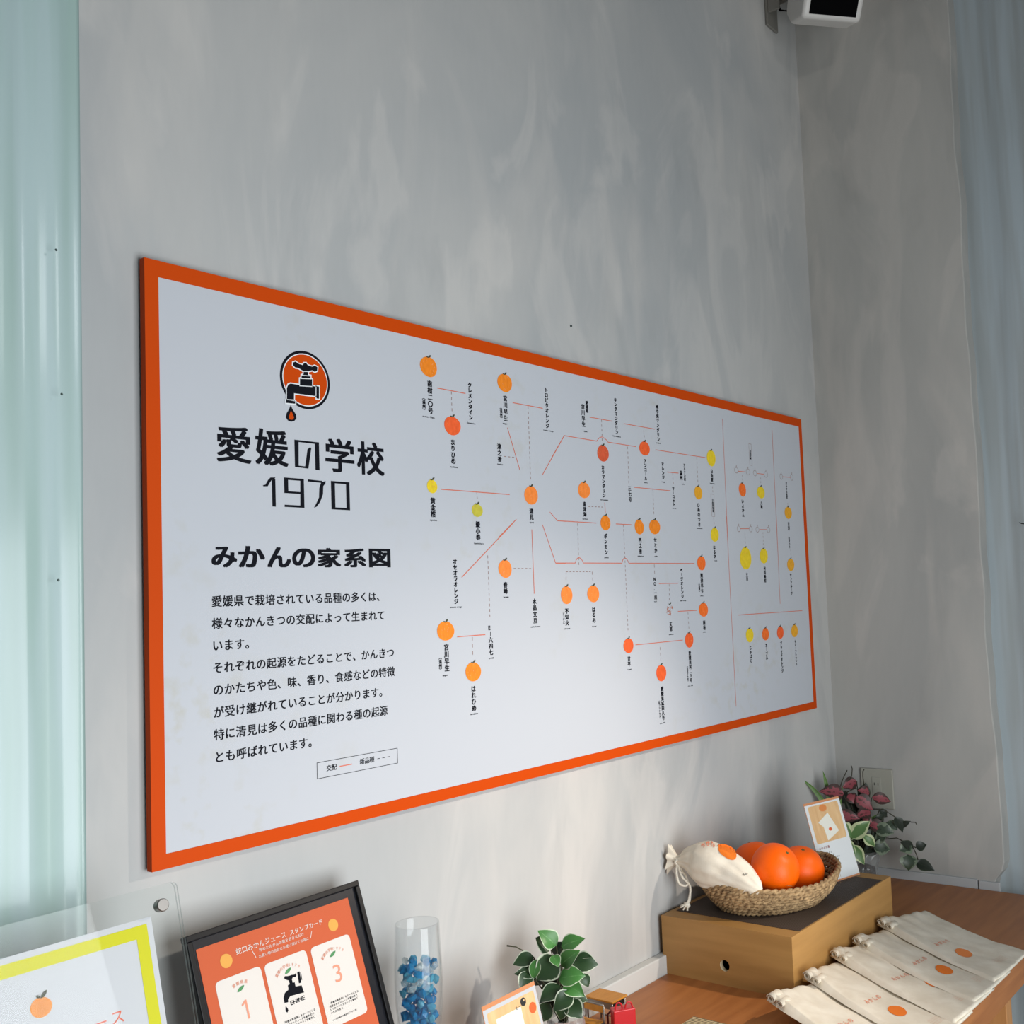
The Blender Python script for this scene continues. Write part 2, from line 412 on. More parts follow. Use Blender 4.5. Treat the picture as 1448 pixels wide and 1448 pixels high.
# ------------------------------------------------------------------ information board
BX, BZ, BW, BH = -0.0100, 1.2449, 2.1074, 0.8899
FY = -0.018
TB = lambda lift: (lambda x, z: (BX + x * 0.001, FY - lift, BZ + z * 0.001))
BOARD = thing('information_board', (BX + BW / 2, FY + 0.006, BZ), 'long white board with thick orange border and a citrus family tree', 'board')
M_BOARD, _nt, _b = newmat('white board with faint brown spotting')
def _board_mat(nt, b):
    N = nt.nodes.new; L = nt.links.new
    tc = N('ShaderNodeTexCoord')
    n1 = N('ShaderNodeTexNoise'); n1.inputs['Scale'].default_value = 2.6; n1.inputs['Detail'].default_value = 3
    n2 = N('ShaderNodeTexNoise'); n2.inputs['Scale'].default_value = 30; n2.inputs['Detail'].default_value = 4
    L(tc.outputs['Object'], n1.inputs['Vector']); L(tc.outputs['Object'], n2.inputs['Vector'])
    r1 = N('ShaderNodeMapRange'); r1.inputs['From Min'].default_value = 0.5; r1.inputs['From Max'].default_value = 0.72
    r2 = N('ShaderNodeMapRange'); r2.inputs['From Min'].default_value = 0.52; r2.inputs['From Max'].default_value = 0.72
    L(n1.outputs['Fac'], r1.inputs['Value']); L(n2.outputs['Fac'], r2.inputs['Value'])
    mu = N('ShaderNodeMath'); mu.operation = 'MULTIPLY'; L(r1.outputs[0], mu.inputs[0]); L(r2.outputs[0], mu.inputs[1])
    mx = N('ShaderNodeMix'); mx.data_type = 'RGBA'; L(mu.outputs[0], mx.inputs['Factor'])
    mx.inputs['A'].default_value = lin((190, 194, 201)); mx.inputs['B'].default_value = lin((184, 184, 178))
    L(mx.outputs['Result'], b.inputs['Base Color']); b.inputs['Roughness'].default_value = 0.5; b.inputs['Specular IOR Level'].default_value = 0.15
_board_mat(_nt, _b)
M_ORANGE = plain('orange border', (200, 70, 3), 0.55, spec=0.1)
M_INK = plain('navy black ink', (16, 18, 26), 0.7, spec=0.1)
M_REDLINE = plain('orange red line', (208, 104, 78), 0.6)
M_GREYLINE = plain('grey red dashes', (142, 112, 104), 0.6)
FRUITC = {'or': (232, 128, 24), 'rd': (232, 92, 40), 'yl': (224, 196, 36), 'ol': (188, 180, 60), 'lo': (242, 132, 52), 'dr': (206, 84, 50), 'am': (224, 160, 36), 'ro': (236, 106, 32), 'pk': (222, 190, 182)}
def print_mat(name, c):
    return plain(name, tuple(v * 0.97 for v in c), 0.6, spec=0.3, rgb2=tuple(min(255, v * 1.03 + 8) for v in c), scale=160, stretch=(1, 1, 0.5))
M_FRUIT = {k: print_mat('printed fruit ' + k, c) for k, c in FRUITC.items()}
M_FLECK = plain('orange flecks', (240, 156, 96), 0.6)
M_PINKFLECK = plain('brick flecks', (196, 112, 84), 0.6)
M_LEAFP = plain('printed leaf', (58, 62, 42), 0.6)
M_WHITEP = plain('white print', (228, 232, 236), 0.6)
mb = MB(); mb.box(BX, BX + BW, FY, -0.006, BZ, BZ + BH, 0)
build('panel', mb, M_BOARD, BOARD)
mb = MB(); W_, H_ = BW * 1000, BH * 1000
v = []
for lift in (0.0008,):
    T = TB(lift)
    o = [(-0.6, -0.6), (W_ + 0.6, -0.6), (W_ + 0.6, H_ + 0.6), (-0.6, H_ + 0.6)]; i_ = [(20.9, 20.5), (2089.5, 20.5), (2089.5, 865.5), (20.9, 865.5)]
    P = [T(*p) for p in o] + [T(*p) for p in i_] + [(T(*p)[0], -0.006, T(*p)[2]) for p in o] + [(T(*p)[0], FY, T(*p)[2]) for p in i_]
    fs = []
    for k in range(4):
        j = (k + 1) % 4
        fs += [(k, j, 4 + j, 4 + k), (k, 8 + k, 8 + j, j), (4 + k, 4 + j, 12 + j, 12 + k), (8 + k, 12 + k, 12 + j, 8 + j)]
    mb.add(P, fs)
build('border', mb, M_ORANGE, BOARD)
for q in (0.15, 1.85): build('mounting_strip', MB().box(BX + q, BX + q + 0.1, -0.006, 0.0, BZ + 0.1, BZ + 0.8), M_TRIM, BOARD)

# printed layout in millimetres from the board's lower left corner
FRUIT=[(557.0, 813.7, 43.7, 38.5, 'or'), (614.7, 706.5, 43.1, 37.7, 'rd'), (767.2, 812.8, 44.6, 37.5, 'or'), (556.7, 584.6, 26.0, 26.1, 'yl'), (674.7, 544.2, 30.5, 25.9, 'ol'), (836.1, 583.0, 41.9, 40.1, 'lo'), (748.8, 428.4, 39.0, 36.9, 'lo'), (579.8, 311.5, 44.9, 36.0, 'or'), (649.0, 229.2, 41.8, 37.3, 'or'), (1090.4, 694.5, 44.0, 38.6, 'dr'), (1257.5, 721.2, 43.9, 34.8, 'rd'), (1015.0, 604.4, 43.8, 36.0, 'lo'), (1088.7, 533.1, 37.7, 34.4, 'or'), (1221.1, 527.8, 37.7, 36.0, 'or'), (1285.7, 529.7, 46.1, 36.7, 'or'), (1565.1, 723.0, 44.9, 43.2, 'yl'), (1492.3, 625.7, 38.7, 35.5, 'am'), (1564.2, 517.1, 40.9, 37.6, 'yl'), (939.7, 370.9, 38.6, 39.7, 'lo'), (1033.0, 371.4, 42.3, 38.7, 'lo'), (1157.0, 248.1, 40.1, 33.9, 'rd'), (1285.9, 173.9, 41.7, 40.4, 'rd'), (1416.4, 246.1, 39.2, 37.5, 'rd'), (1491.1, 441.3, 41.2, 36.3, 'ro'), (1490.3, 320.2, 43.9, 36.7, 'ro'), (1335.9, 321.9, 35.4, 36.1, 'pk'), (1723.0, 647.2, 39.2, 38.7, 'ro'), (1828.0, 645.5, 44.9, 35.6, 'yl'), (1989.7, 593.1, 45.1, 37.0, 'am'), (1722.1, 455.1, 62.2, 63.0, 'yl'), (1825.8, 462.7, 46.6, 44.0, 'yl'), (1988.0, 437.3, 45.5, 36.8, 'am'), (1722.6, 241.8, 41.5, 39.4, 'yl'), (1812.6, 240.0, 39.7, 35.8, 'ro'), (1900.8, 240.1, 39.9, 36.7, 'rd'), (1989.9, 240.3, 41.8, 37.5, 'am')]
NAMES=[('南柑二〇号', 558.8, 787.8, 723.0), ('︵温州︶', 542.6, 756.6, 723.8), ('クレメンタイン', 665.4, 799.3, 723.3), ('まりひめ', 614.3, 680.8, 631.5), ('宮川早生', 767.0, 787.2, 732.1), ('︵温州︶', 753.4, 764.0, 732.9), ('トロビタオレンジ', 897.7, 821.6, 731.8), ('津之香', 744.3, 684.7, 645.1), ('黄金柑', 557.5, 563.9, 526.2), ('清見', 835.2, 555.5, 530.9), ('媛小春', 675.1, 522.8, 484.8), ('オセオラオレンジ', 609.8, 448.5, 360.9), ('春峰', 748.0, 402.1, 377.2), ('水晶文旦', 834.6, 366.6, 313.4), ('E-六四七', 700.3, 318.0, 257.4), ('宮川早生', 580.4, 287.4, 234.9), ('︵温州︶', 563.9, 266.7, 235.5), ('はれひめ', 648.1, 202.9, 153.2), ('宮川早生', 1022.9, 801.7, 748.2), ('愛媛県', 1037.5, 810.5, 782.2), ('キングマンダリン', 1147.0, 832.2, 744.1), ('地中海マンダリン', 1319.4, 837.1, 744.3), ('カラマンダリン', 1087.9, 667.5, 591.3), ('アンコール', 1257.6, 695.8, 642.2), ('南津海', 1014.5, 578.8, 544.3), ('三七号', 1188.7, 625.5, 585.9), ('オレンジ', 1333.0, 694.4, 649.6), ('アメリカ産', 1431.4, 698.3, 653.1), ('温州', 1414.7, 678.9, 653.6), ('マーコット', 1375.3, 634.7, 584.2), ('日向夏', 1564.6, 693.4, 659.3), ('ひめのつき', 1490.2, 599.4, 536.7), ('ポンカン', 1087.0, 508.6, 459.7), ('西之香', 1222.0, 502.4, 462.6), ('せとか', 1285.9, 504.5, 465.0), ('不知火', 938.3, 342.9, 304.4), ('︵デコポン︶', 926.9, 338.9, 305.5), ('はるみ', 1032.0, 342.5, 306.5), ('はるか', 1559.1, 489.0, 453.9), ('NO.一四', 1276.5, 407.7, 351.8), ('ページオレンジ', 1394.9, 428.9, 351.3), ('興津早生', 1489.3, 416.1, 362.1), ('︵温州︶', 1475.6, 392.7, 362.4), ('天草', 1336.7, 295.4, 271.3), ('南香', 1491.0, 293.6, 267.2), ('甘平', 1156.7, 223.6, 199.6), ('愛媛果試二八号', 1416.1, 218.9, 139.1), ('︵紅まどんな︶', 1402.5, 185.0, 139.4), ('愛媛果試四八号', 1286.3, 141.7, 60.3), ('︵紅プリンセス︶', 1272.2, 112.9, 61.9), ('いよかん', 1721.1, 621.2, 570.3), ('八朔', 1828.2, 620.4, 598.3), ('甘夏', 1988.9, 565.8, 540.7), ('文旦', 1724.5, 415.4, 391.5), ('河内晩柑', 1827.4, 432.1, 386.3), ('サンフルーツ', 1984.9, 411.5, 347.6), ('じゃばら', 1723.3, 213.3, 164.6), ('ネーブル', 1813.7, 213.5, 167.4), ('ブラッドオレンジ', 1902.1, 213.9, 123.7), ('サマーフレッシュ', 1991.2, 212.8, 137.6), ('自然交雑', 1779.0, 764.5, 737.1), ('日向夏枝変', 1562.0, 614.2, 577.4), ('夏みかん枝変', 1987.4, 686.6, 636.2), ('枝変わり', 1986.8, 521.4, 486.4)]
ROMAJI=[(538.2, 568.8, 717.1), (653.9, 677.9, 717.6), (604.7, 625.1, 626.3), (757.2, 770.3, 727.9), (883.5, 916.7, 727.5), (736.7, 752.9, 641.9), (548.5, 566.6, 521.1), (828.6, 841.6, 526.0), (662.9, 689.2, 478.9), (593.4, 625.4, 355.9), (741.1, 756.8, 371.6), (819.7, 849.6, 307.9), (693.6, 707.1, 251.9), (568.6, 581.5, 228.9), (638.0, 658.2, 148.7), (1022.3, 1035.7, 739.6), (1130.7, 1162.0, 740.0), (1308.5, 1328.9, 740.6), (1074.0, 1102.5, 586.4), (1249.6, 1264.0, 637.5), (1005.2, 1025.4, 540.0), (1324.8, 1340.0, 644.2), (1415.7, 1427.1, 644.3), (1367.4, 1385.1, 580.1), (1552.7, 1577.0, 655.1), (1477.0, 1504.3, 532.6), (1079.4, 1095.4, 453.7), (1209.3, 1234.6, 458.0), (1279.5, 1293.3, 458.2), (927.4, 947.2, 298.7), (1024.6, 1039.3, 299.0), (1557.0, 1570.3, 448.5), (1269.7, 1280.2, 347.9), (1384.0, 1410.8, 347.1), (1478.7, 1492.8, 356.8), (1326.2, 1346.8, 265.1), (1483.8, 1497.9, 263.0), (1150.2, 1164.5, 193.3), (1400.6, 1424.2, 132.1), (1270.3, 1294.4, 54.4)]
SOLID=[[(577.5, 775.8), (652.9, 775.3)], [(789.2, 774.4), (884.0, 774.0)], [(770.7, 719.8), (804.0, 634.2)], [(578.9, 580.7), (770.1, 581.1)], [(874.9, 629.2), (953.3, 721.9), (959.8, 721.6)], [(788.0, 530.7), (733.2, 491.8)], [(776.8, 522.0), (626.5, 412.3)], [(834.3, 510.9), (834.5, 376.1)], [(609.4, 298.8), (685.5, 298.9)], [(906.7, 667.7), (952.7, 721.8), (1069.4, 720.9), (1074.3, 726.2), (1081.4, 730.6), (1089.3, 732.8), (1098.4, 730.3), (1105.6, 727.3), (1110.9, 722.7), (1222.1, 722.4)], [(1045.9, 774.0), (1130.8, 774.0)], [(1176.4, 773.3), (1305.8, 773.9)], [(1304.4, 722.1), (1535.6, 722.1)], [(1207.2, 622.8), (1362.2, 623.3)], [(1351.2, 670.1), (1402.7, 671.0)], [(1089.1, 580.2), (1090.3, 557.1)], [(894.4, 550.1), (918.8, 532.4), (946.9, 531.9)], [(919.0, 532.3), (1054.6, 531.7)], [(1128.2, 532.1), (1189.2, 532.1)], [(868.8, 522.1), (907.4, 440.1), (941.3, 440.1)], [(907.1, 440.6), (974.1, 440.7), (977.1, 447.5), (982.5, 451.4), (987.7, 452.7), (993.7, 450.8), (999.1, 446.0), (1002.4, 440.8), (1145.6, 440.7), (1149.0, 447.6), (1153.3, 451.7), (1158.0, 452.8), (1164.7, 450.7), (1169.1, 446.3), (1172.7, 440.7), (1458.0, 440.5)], [(1293.0, 391.1), (1378.3, 390.6)], [(1371.1, 320.3), (1459.3, 319.8)], [(1184.9, 248.1), (1386.9, 247.8)], [(1705.4, 698.2), (1745.0, 699.2)], [(1811.9, 699.6), (1853.3, 700.3)], [(1701.8, 537.5), (1749.7, 538.9)], [(1807.6, 537.8), (1852.5, 539.0)], [(1965.8, 700.6), (2019.1, 702.5)], [(1633.8, 837.1), (1630.0, 473.0)], [(1629.2, 569.3), (1630.8, 56.2)], [(1915.6, 835.9), (1911.8, 476.0)], [(1914.0, 580.2), (1909.2, 323.3)], [(1664.9, 299.9), (2047.4, 298.5)]]
DASH=[(614.8, 774.2, 615.0, 729.9), (837.0, 772.3, 836.4, 612.0), (757.3, 659.0, 793.6, 659.5), (675.2, 580.2, 676.3, 563.3), (700.0, 455.3, 700.4, 327.5), (774.4, 429.2, 833.1, 428.8), (649.6, 296.5, 649.1, 255.6), (1090.2, 772.9, 1089.3, 718.6), (1257.7, 764.9, 1259.2, 743.9), (1188.1, 719.2, 1186.2, 625.3), (1492.9, 720.1, 1493.0, 647.6), (1375.9, 669.7, 1377.5, 635.6), (1285.1, 622.4, 1285.2, 556.1), (1028.1, 568.4, 1087.5, 569.4), (987.3, 528.9, 985.8, 431.3), (1157.8, 531.1, 1158.1, 278.7), (941.3, 421.8, 1032.6, 421.4), (941.3, 421.8, 939.8, 397.9), (1032.6, 421.4, 1033.5, 395.0), (1276.7, 438.1, 1276.8, 407.7), (1337.5, 389.0, 1335.8, 343.6), (1416.4, 317.2, 1417.7, 268.9), (1285.8, 236.6, 1287.0, 195.7), (1564.7, 647.1, 1564.8, 626.1), (1562.9, 563.1, 1564.2, 539.6), (1726.5, 688.7, 1726.2, 669.4), (1831.4, 689.0, 1830.3, 667.7), (1725.1, 528.1, 1724.0, 489.8), (1828.5, 530.7, 1826.4, 488.6), (1989.3, 623.1, 1990.7, 612.9), (1993.4, 484.5, 1991.4, 459.8)]
GHOST=[(1694.9, 700.2, 21.4, 16.5), (1760.0, 700.3, 22.2, 18.2), (1799.5, 699.5, 19.9, 17.0), (1863.8, 700.4, 22.4, 17.9), (1692.2, 536.7, 19.2, 16.9), (1758.9, 537.8, 18.8, 16.6), (1796.8, 537.5, 19.2, 15.7), (1861.8, 538.7, 19.9, 17.1), (1957.8, 700.7, 18.5, 18.3), (2025.5, 703.0, 19.2, 19.9)]
CAPS=[(1779.0, 782.4, 720.2, 14.7), (1562.0, 626.6, 566.1, 15.9)]
LOGO=[('愛', 112.8, 170.9, 597.3, 653.1), ('媛', 180.7, 239.7, 597.8, 655.4), ('の', 253.3, 302.1, 596.5, 644.0), ('学', 315.8, 374.4, 596.6, 653.4), ('校', 382.8, 441.4, 596.5, 654.4), ('1', 191.9, 216.0, 530.6, 578.3), ('9', 231.8, 270.0, 531.0, 579.5), ('7', 278.3, 313.9, 532.2, 579.4), ('0', 324.8, 363.8, 531.1, 579.9)]
TITLE=[('み', 101.8, 141.9, 433.0, 463.7), ('か', 147.4, 191.4, 433.0, 465.3), ('ん', 199.2, 239.9, 432.9, 464.5), ('の', 245.9, 286.9, 432.9, 462.7), ('家', 295.5, 340.1, 432.8, 464.3), ('系', 349.8, 393.8, 432.8, 464.1), ('図', 404.1, 449.0, 432.7, 464.1)]
TAP=[[(243.2, 734.6), (247.8, 737.1), (266.1, 737.3), (266.4, 748.5), (269.5, 750.0), (269.7, 754.8), (273.4, 756.1), (274.2, 761.6), (263.8, 765.8), (257.7, 765.7), (253.2, 768.9), (253.6, 773.5), (258.5, 775.8), (263.4, 773.2), (272.6, 772.0), (274.9, 775.8), (279.6, 776.6), (282.6, 773.6), (291.4, 772.3), (296.8, 775.0), (302.2, 773.1), (301.4, 767.1), (296.5, 764.2), (291.2, 766.1), (282.3, 762.8), (282.8, 756.7), (287.8, 756.4), (287.7, 751.6), (290.8, 750.7), (290.5, 739.4), (298.1, 738.9), (297.6, 722.7), (254.1, 721.7), (253.8, 711.1), (239.9, 710.1), (240.4, 728.9)], [(299.4, 739.9), (304.5, 740.0), (303.9, 719.0), (298.8, 718.8)], [(238.6, 708.4), (256.2, 708.5), (256.1, 704.3), (238.5, 703.6)]]
DROP=[[(247.5, 700.6), (251.2, 693.7), (257.1, 686.6), (257.9, 680.1), (253.8, 675.2), (247.7, 673.2), (241.7, 674.3), (237.9, 679.1), (239.0, 685.7), (243.7, 692.8)], [(247.3, 691.9), (251.0, 685.9), (253.0, 680.8), (250.8, 677.5), (247.5, 676.5), (244.2, 677.2), (242.7, 680.4), (244.7, 685.6)]]
TAPGAPS=[[(266.4, 748.5), (289.5, 751.1)], [(264.9, 735.8), (290.4, 738.1)], [(269.0, 754.2), (287.2, 755.8)], [(298.1, 738.9), (297.6, 722.7)], [(239.9, 709.3), (254.4, 710.1)], [(273.6, 761.5), (282.9, 762.7)]]

T3 = TB(0.0003); T4 = TB(0.0005); T5 = TB(0.0007); T6 = TB(0.0009)
# emblem: black ring, orange disc, tap with white outline, drop
mb = MB()
ell2d(mb, TB(0.0003), 277.7, 747.5, 99.5, 98.5, 0, 64)
ell2d(mb, TB(0.0005), 277.7, 747.5, 90.5, 89.5, 1, 64)
ell2d(mb, TB(0.0006), 277.7, 747.5, 87.0, 86.0, 2, 64)
def grow(p, d):
    n = len(p); A = sum(p[i][0] * p[(i + 1) % n][1] - p[(i + 1) % n][0] * p[i][1] for i in range(n)); s = 1 if A > 0 else -1; out = []
    for i in range(n):
        a, b_, c = p[i - 1], p[i], p[(i + 1) % n]
        e1 = (b_[0] - a[0], b_[1] - a[1]); e2 = (c[0] - b_[0], c[1] - b_[1])
        l1 = sqrt(e1[0] ** 2 + e1[1] ** 2) or 1; l2 = sqrt(e2[0] ** 2 + e2[1] ** 2) or 1
        nx = s * (e1[1] / l1 + e2[1] / l2); ny = s * (-e1[0] / l1 - e2[0] / l2); l = sqrt(nx * nx + ny * ny) or 1
        q = d / max(0.5, l / 2)
        out.append((b_[0] + nx / l * q, b_[1] + ny / l * q))
    return out
for p in TAP: poly2d(mb, TB(0.0008), grow(p, 2.0), 1)
for p in TAP: poly2d(mb, TB(0.0010), p, 0)
for a, b_ in TAPGAPS: seg2d(mb, TB(0.0011), a, b_, 1.3, 1)
poly2d(mb, TB(0.0008), DROP[0], 0); poly2d(mb, TB(0.0010), DROP[1], 2)
build('emblem', mb, [M_INK, M_WHITEP, M_ORANGE], BOARD)
mb = MB()
STROKES = {'1': [[(.70, 0), (.97, 0), (.97, .93), (.90, .95), (.70, .90)], [(0, .70), (.2, .73), (.42, .90), (.6, .985), (.97, 1), (.93, .955), (.68, .90), (.5, .78), (.38, .68), (.05, .665)]],
 '9': [[(0, .47), (.20, .47), (.20, 1), (0, 1)], [(0, .925), (1, .925), (1, 1), (0, 1)], [(0, .47), (1, .47), (1, .54), (0, .54)], [(.79, 0), (1, 0), (1, 1), (.82, 1)], [(0, 0), (1, 0), (1, .075), (0, .075)]],
 '7': [[(0, .925), (.80, .91), (.80, .985), (0, 1)], [(1, .99), (.98, .90), (.86, .80), (.83, .50), (.66, .22), (.45, .04), (.30, 0), (.44, .16), (.60, .38), (.63, .72), (.74, .93)]],
 '0': [[(0, 0), (.21, 0), (.21, 1), (0, 1)], [(.81, 0), (1, 0), (1, 1), (.81, 1)], [(0, 0), (1, 0), (1, .075), (0, .075)], [(0, .925), (1, .925), (1, 1), (0, 1)]],
 'の': [[(0, .10), (.15, .06), (.17, 1), (0, 1)], [(.83, 0), (1, 0), (1, 1), (.83, 1)], [(0, .93), (1, .93), (1, 1), (0, 1)], [(0, .10), (.0, .04), (.52, .02), (.5, .09)], [(.40, .03), (.54, .03), (.68, .78), (.60, .78), (.52, .70)]]}
for g, a, b_, c, d in LOGO:
    if g in STROKES:
        for i, p in enumerate(STROKES[g]): poly2d(mb, TB(0.0003 + 4e-5 * i), [(a + x * (b_ - a), c + y * (d - c)) for x, y in p])
        continue
    put_glyph(mb, T3, g, a, c, b_ - a, d - c, 0.03, fit=True)
build('name_lettering', mb, M_INK, BOARD)
mb = MB()
for g, a, b_, c, d in TITLE: put_glyph(mb, T3, g, a, c, b_ - a, d - c, 0.055, fit=True)
build('heading_lettering', mb, M_INK, BOARD)
mb = MB()
BODY = ['愛媛県で栽培されている品種の多くは、', '様々なかんきつの交配によって生まれて', 'います。', 'それぞれの起源をたどることで、かんきつ', 'のかたちや色、味、香り、食感などの特徴', 'が受け継がれていることが分かります。', '特に清見は多くの品種に関わる種の起源', 'とも呼ばれています。']
for i, s in enumerate(BODY): put_line(mb, T3, s, 98.6, 380.5 - 33.55 * i, 18.2, 18.72, 0.022)
build('paragraph_lettering', mb, M_INK, BOARD)
mb = MB(); frame2d(mb, T3, 282.7, 454.7, 83.5, 110.5, 0.9)
put_line(mb, T3, '交配', 301.5, 98, 10.6, None, 0.02); put_line(mb, T3, '新品種', 370.5, 98.6, 10.6, None, 0.02)
seg2d(mb, T3, (328.7, 97.3), (354.5, 97.3), 1.6, 1)
for k in range(3): seg2d(mb, T3, (409 + 11 * k, 98), (414.5 + 11 * k, 98), 1.0, 0)
build('legend_box', mb, [M_INK, M_REDLINE], BOARD)
for pl in SOLID:
    mb = MB()
    for a, b_ in zip(pl, pl[1:]): seg2d(mb, T3, a, b_, 1.7)
    build('solid_line', mb, M_REDLINE, BOARD)
for x0, y0, x1, y1 in DASH:
    mb = MB(); l = sqrt((x1 - x0) ** 2 + (y1 - y0) ** 2); n = max(2, int(l / 10.5))
    for k in range(n):
        t0, t1 = k / n, (k + 0.52) / n
        seg2d(mb, T3, (x0 + (x1 - x0) * t0, y0 + (y1 - y0) * t0), (x0 + (x1 - x0) * t1, y0 + (y1 - y0) * t1), 1.4)
    build('dashed_line', mb, M_GREYLINE, BOARD)
for i, (x, z, w, h, c) in enumerate(FRUIT):
    mb = MB(); rnd = random.Random(i)
    if c != 'pk': ell2d(mb, T4, x, z, w, h, 0, 32, 0.02, i)
    for k in range(26 if c == 'pk' else (10 if c in ('or', 'lo', 'ro') else 3)):
        a = rnd.random() * 6.28; q = sqrt(rnd.random()) * 0.42
        fx, fz = x + w * q * cos(a), z + h * q * sin(a); fa = rnd.random() * 6.28; fl = rnd.uniform(0.8, 2.2) * (1.8 if c == 'pk' else 1)
        seg2d(mb, T5, (fx - fl * cos(fa), fz - fl * sin(fa)), (fx + fl * cos(fa), fz + fl * sin(fa)), rnd.uniform(0.5, 1.1) * (1.6 if c == 'pk' else 1), 2)
    leaf2d(mb, T6, (x, z + h * 0.46), (x + 6.5, z + h * 0.46 + 5.5), 3.6, 1)
    leaf2d(mb, T6, (x + 1, z + h * 0.46), (x - 5.5, z + h * 0.46 + 1.6), 2.6, 1)
    build('fruit_picture', mb, [M_FRUIT[c], M_LEAFP, M_PINKFLECK if c == 'pk' else M_FLECK], BOARD)
VERT = {'ー': '︱', '-': '︱', '(': '︵', ')': '︶'}
for s, x, zt, zb in NAMES:
    mb = MB(); n = len(s); p = (zt - zb) / n; sz = min(p * 1.0, 12.5)
    kana = all('ァ' <= ch <= 'ヿ' for ch in s)
    for k, ch in enumerate(s):
        c = VERT.get(ch, ch); zc = zt - p * (k + 0.5)
        if c == '︱': seg2d(mb, T3, (x, zc + sz * 0.38), (x, zc - sz * 0.38), sz * 0.12)
        else: put_glyph(mb, T3, c, x - sz * 0.5, zc - sz / 2, sz, sz, 0.075 if kana else 0.055)
    build('variety_name', mb, M_INK, BOARD)
RO = ['nankan 20go', 'clementine', 'marihime', 'miyagawa', 'trovita orange', 'tsunokaori', 'ogonkan', 'kiyomi', 'himekoharu', 'osceola orange', 'harumine', 'suisho buntan', 'e-647', 'miyagawa', 'harehime', 'miyagawa', 'king mandarin', 'mandarin', 'kara mandarin', 'encore', 'nankan', 'orange', 'unshu', 'murcott', 'hyuganatsu', 'himenotsuki', 'ponkan', 'nishinokaori', 'setoka', 'shiranui', 'harumi', 'haruka', 'no.14', 'page orange', 'okitsu', 'amakusa', 'nanko', 'kanpei', 'no.28', 'no.48']
for s, (x0, x1, z) in zip(RO, ROMAJI):
    mb = MB(); put_latin(mb, T3, s, x0, z, 4.6, 0.02, 0, x1 - x0); build('caption', mb, M_INK, BOARD)
for x, z, w, h in GHOST:
    mb = MB(); ring2d(mb, T3, x, z, w, h, 1.1, 0, 28); leaf2d(mb, T3, (x, z + h / 2), (x + 2, z + h / 2 + 6), 2.5, 0); build('outlined_fruit', mb, M_GREYLINE, BOARD)
for x, zt, zb, w in CAPS:
    mb = MB(); frame2d(mb, T3, x - w / 2, x + w / 2, zb, zt, 1.0); build('caption_frame', mb, M_GREYLINE, BOARD)

# ------------------------------------------------------------------ counter
def wood(name, c1, c2, scale, stretch, rough=0.5, coat=0.0):
    return plain(name, c1, rough, rgb2=c2, scale=scale, stretch=stretch, coat=coat, detail=6)
M_COUNTER = wood('orange brown counter veneer', (152, 92, 46), (176, 113, 61), 7, (0.6, 6, 6), 0.45)
M_UNDER = wood('brown board', (120, 76, 44), (140, 90, 54), 6, (1, 4, 0.6), 0.55)
M_LEGW = wood('pale wood leg', (176, 122, 72), (194, 140, 86), 8, (4, 4, 0.6), 0.5)
YF = -0.702
CT = thing('counter_table', (1.2, -0.36, 0.0), 'long orange-brown wooden counter running along the wall under the board', 'table')
build('table_top', MB().box(-0.9, XR - 0.009, YF, -0.0245, ZT - 0.026, ZT, 0, 0.002), M_COUNTER, CT)
build('apron', MB().box(-0.85, XR - 0.03, YF + 0.004, YF + 0.022, 0.657, ZT - 0.026), M_COUNTER, CT)
for x in (-0.84, 0.42, 1.602, 2.18):
    build('leg', MB().box(x, x + 0.038, YF + 0.006, YF + 0.05, 0.0, 0.657, 0, 0.002), M_LEGW, CT)
build('back_panel', MB().box(0.46, 1.60, -0.60, -0.585, 0.05, ZT - 0.026), M_UNDER, CT)
for x in (-0.84, 0.42, 2.18): build('leg', MB().box(x, x + 0.038, -0.09, -0.05, 0.0, ZT - 0.026, 0, 0.002), M_LEGW, CT)

# ------------------------------------------------------------------ clear acrylic
def clear_mat(name, tint, edge=0.06, rough=0.02, r0=0.022, r1=0.9):
    m = bpy.data.materials.new(name); m.use_nodes = True
    nt = m.node_tree; N = nt.nodes.new; L = nt.links.new
    nt.nodes.remove(nt.nodes['Principled BSDF']); out = nt.nodes['Material Output']
    t = N('ShaderNodeBsdfTransparent'); t.inputs['Color'].default_value = tint
    g = N('ShaderNodeBsdfGlossy'); g.inputs['Roughness'].default_value = rough
    d = N('ShaderNodeBsdfDiffuse'); d.inputs['Color'].default_value = (0.8, 0.83, 0.83, 1)
    lw = N('ShaderNodeLayerWeight'); lw.inputs['Blend'].default_value = 0.5
    pw = N('ShaderNodeMath'); pw.operation = 'POWER'; L(lw.outputs['Facing'], pw.inputs[0]); pw.inputs[1].default_value = 5
    f = N('ShaderNodeMath'); f.operation = 'MULTIPLY_ADD'; L(pw.outputs[0], f.inputs[0]); f.inputs[1].default_value = r1; f.inputs[2].default_value = r0
    m1 = N('ShaderNodeMixShader'); m2 = N('ShaderNodeMixShader')
    L(f.outputs[0], m1.inputs['Fac']); L(t.outputs[0], m1.inputs[1]); L(g.outputs[0], m1.inputs[2])
    m2.inputs['Fac'].default_value = edge; L(m1.outputs[0], m2.inputs[1]); L(d.outputs[0], m2.inputs[2])
    L(m2.outputs[0], out.inputs['Surface'])
    return m
M_ACRYL = clear_mat('clear acrylic', (0.985, 0.992, 0.99, 1), 0.008, 0.02, 0.008, 0.6)
M_EDGE = clear_mat('acrylic edge', (0.86, 0.89, 0.89, 1), 0.3)
M_GLASS = clear_mat('clear glass', (0.965, 0.975, 0.98, 1), 0.012, 0.01)
M_PAPER = plain('white paper', (200, 201, 206), 0.5, spec=0.2)
M_STEEL = plain('brushed steel', (150, 146, 142), 0.35, 1.0)
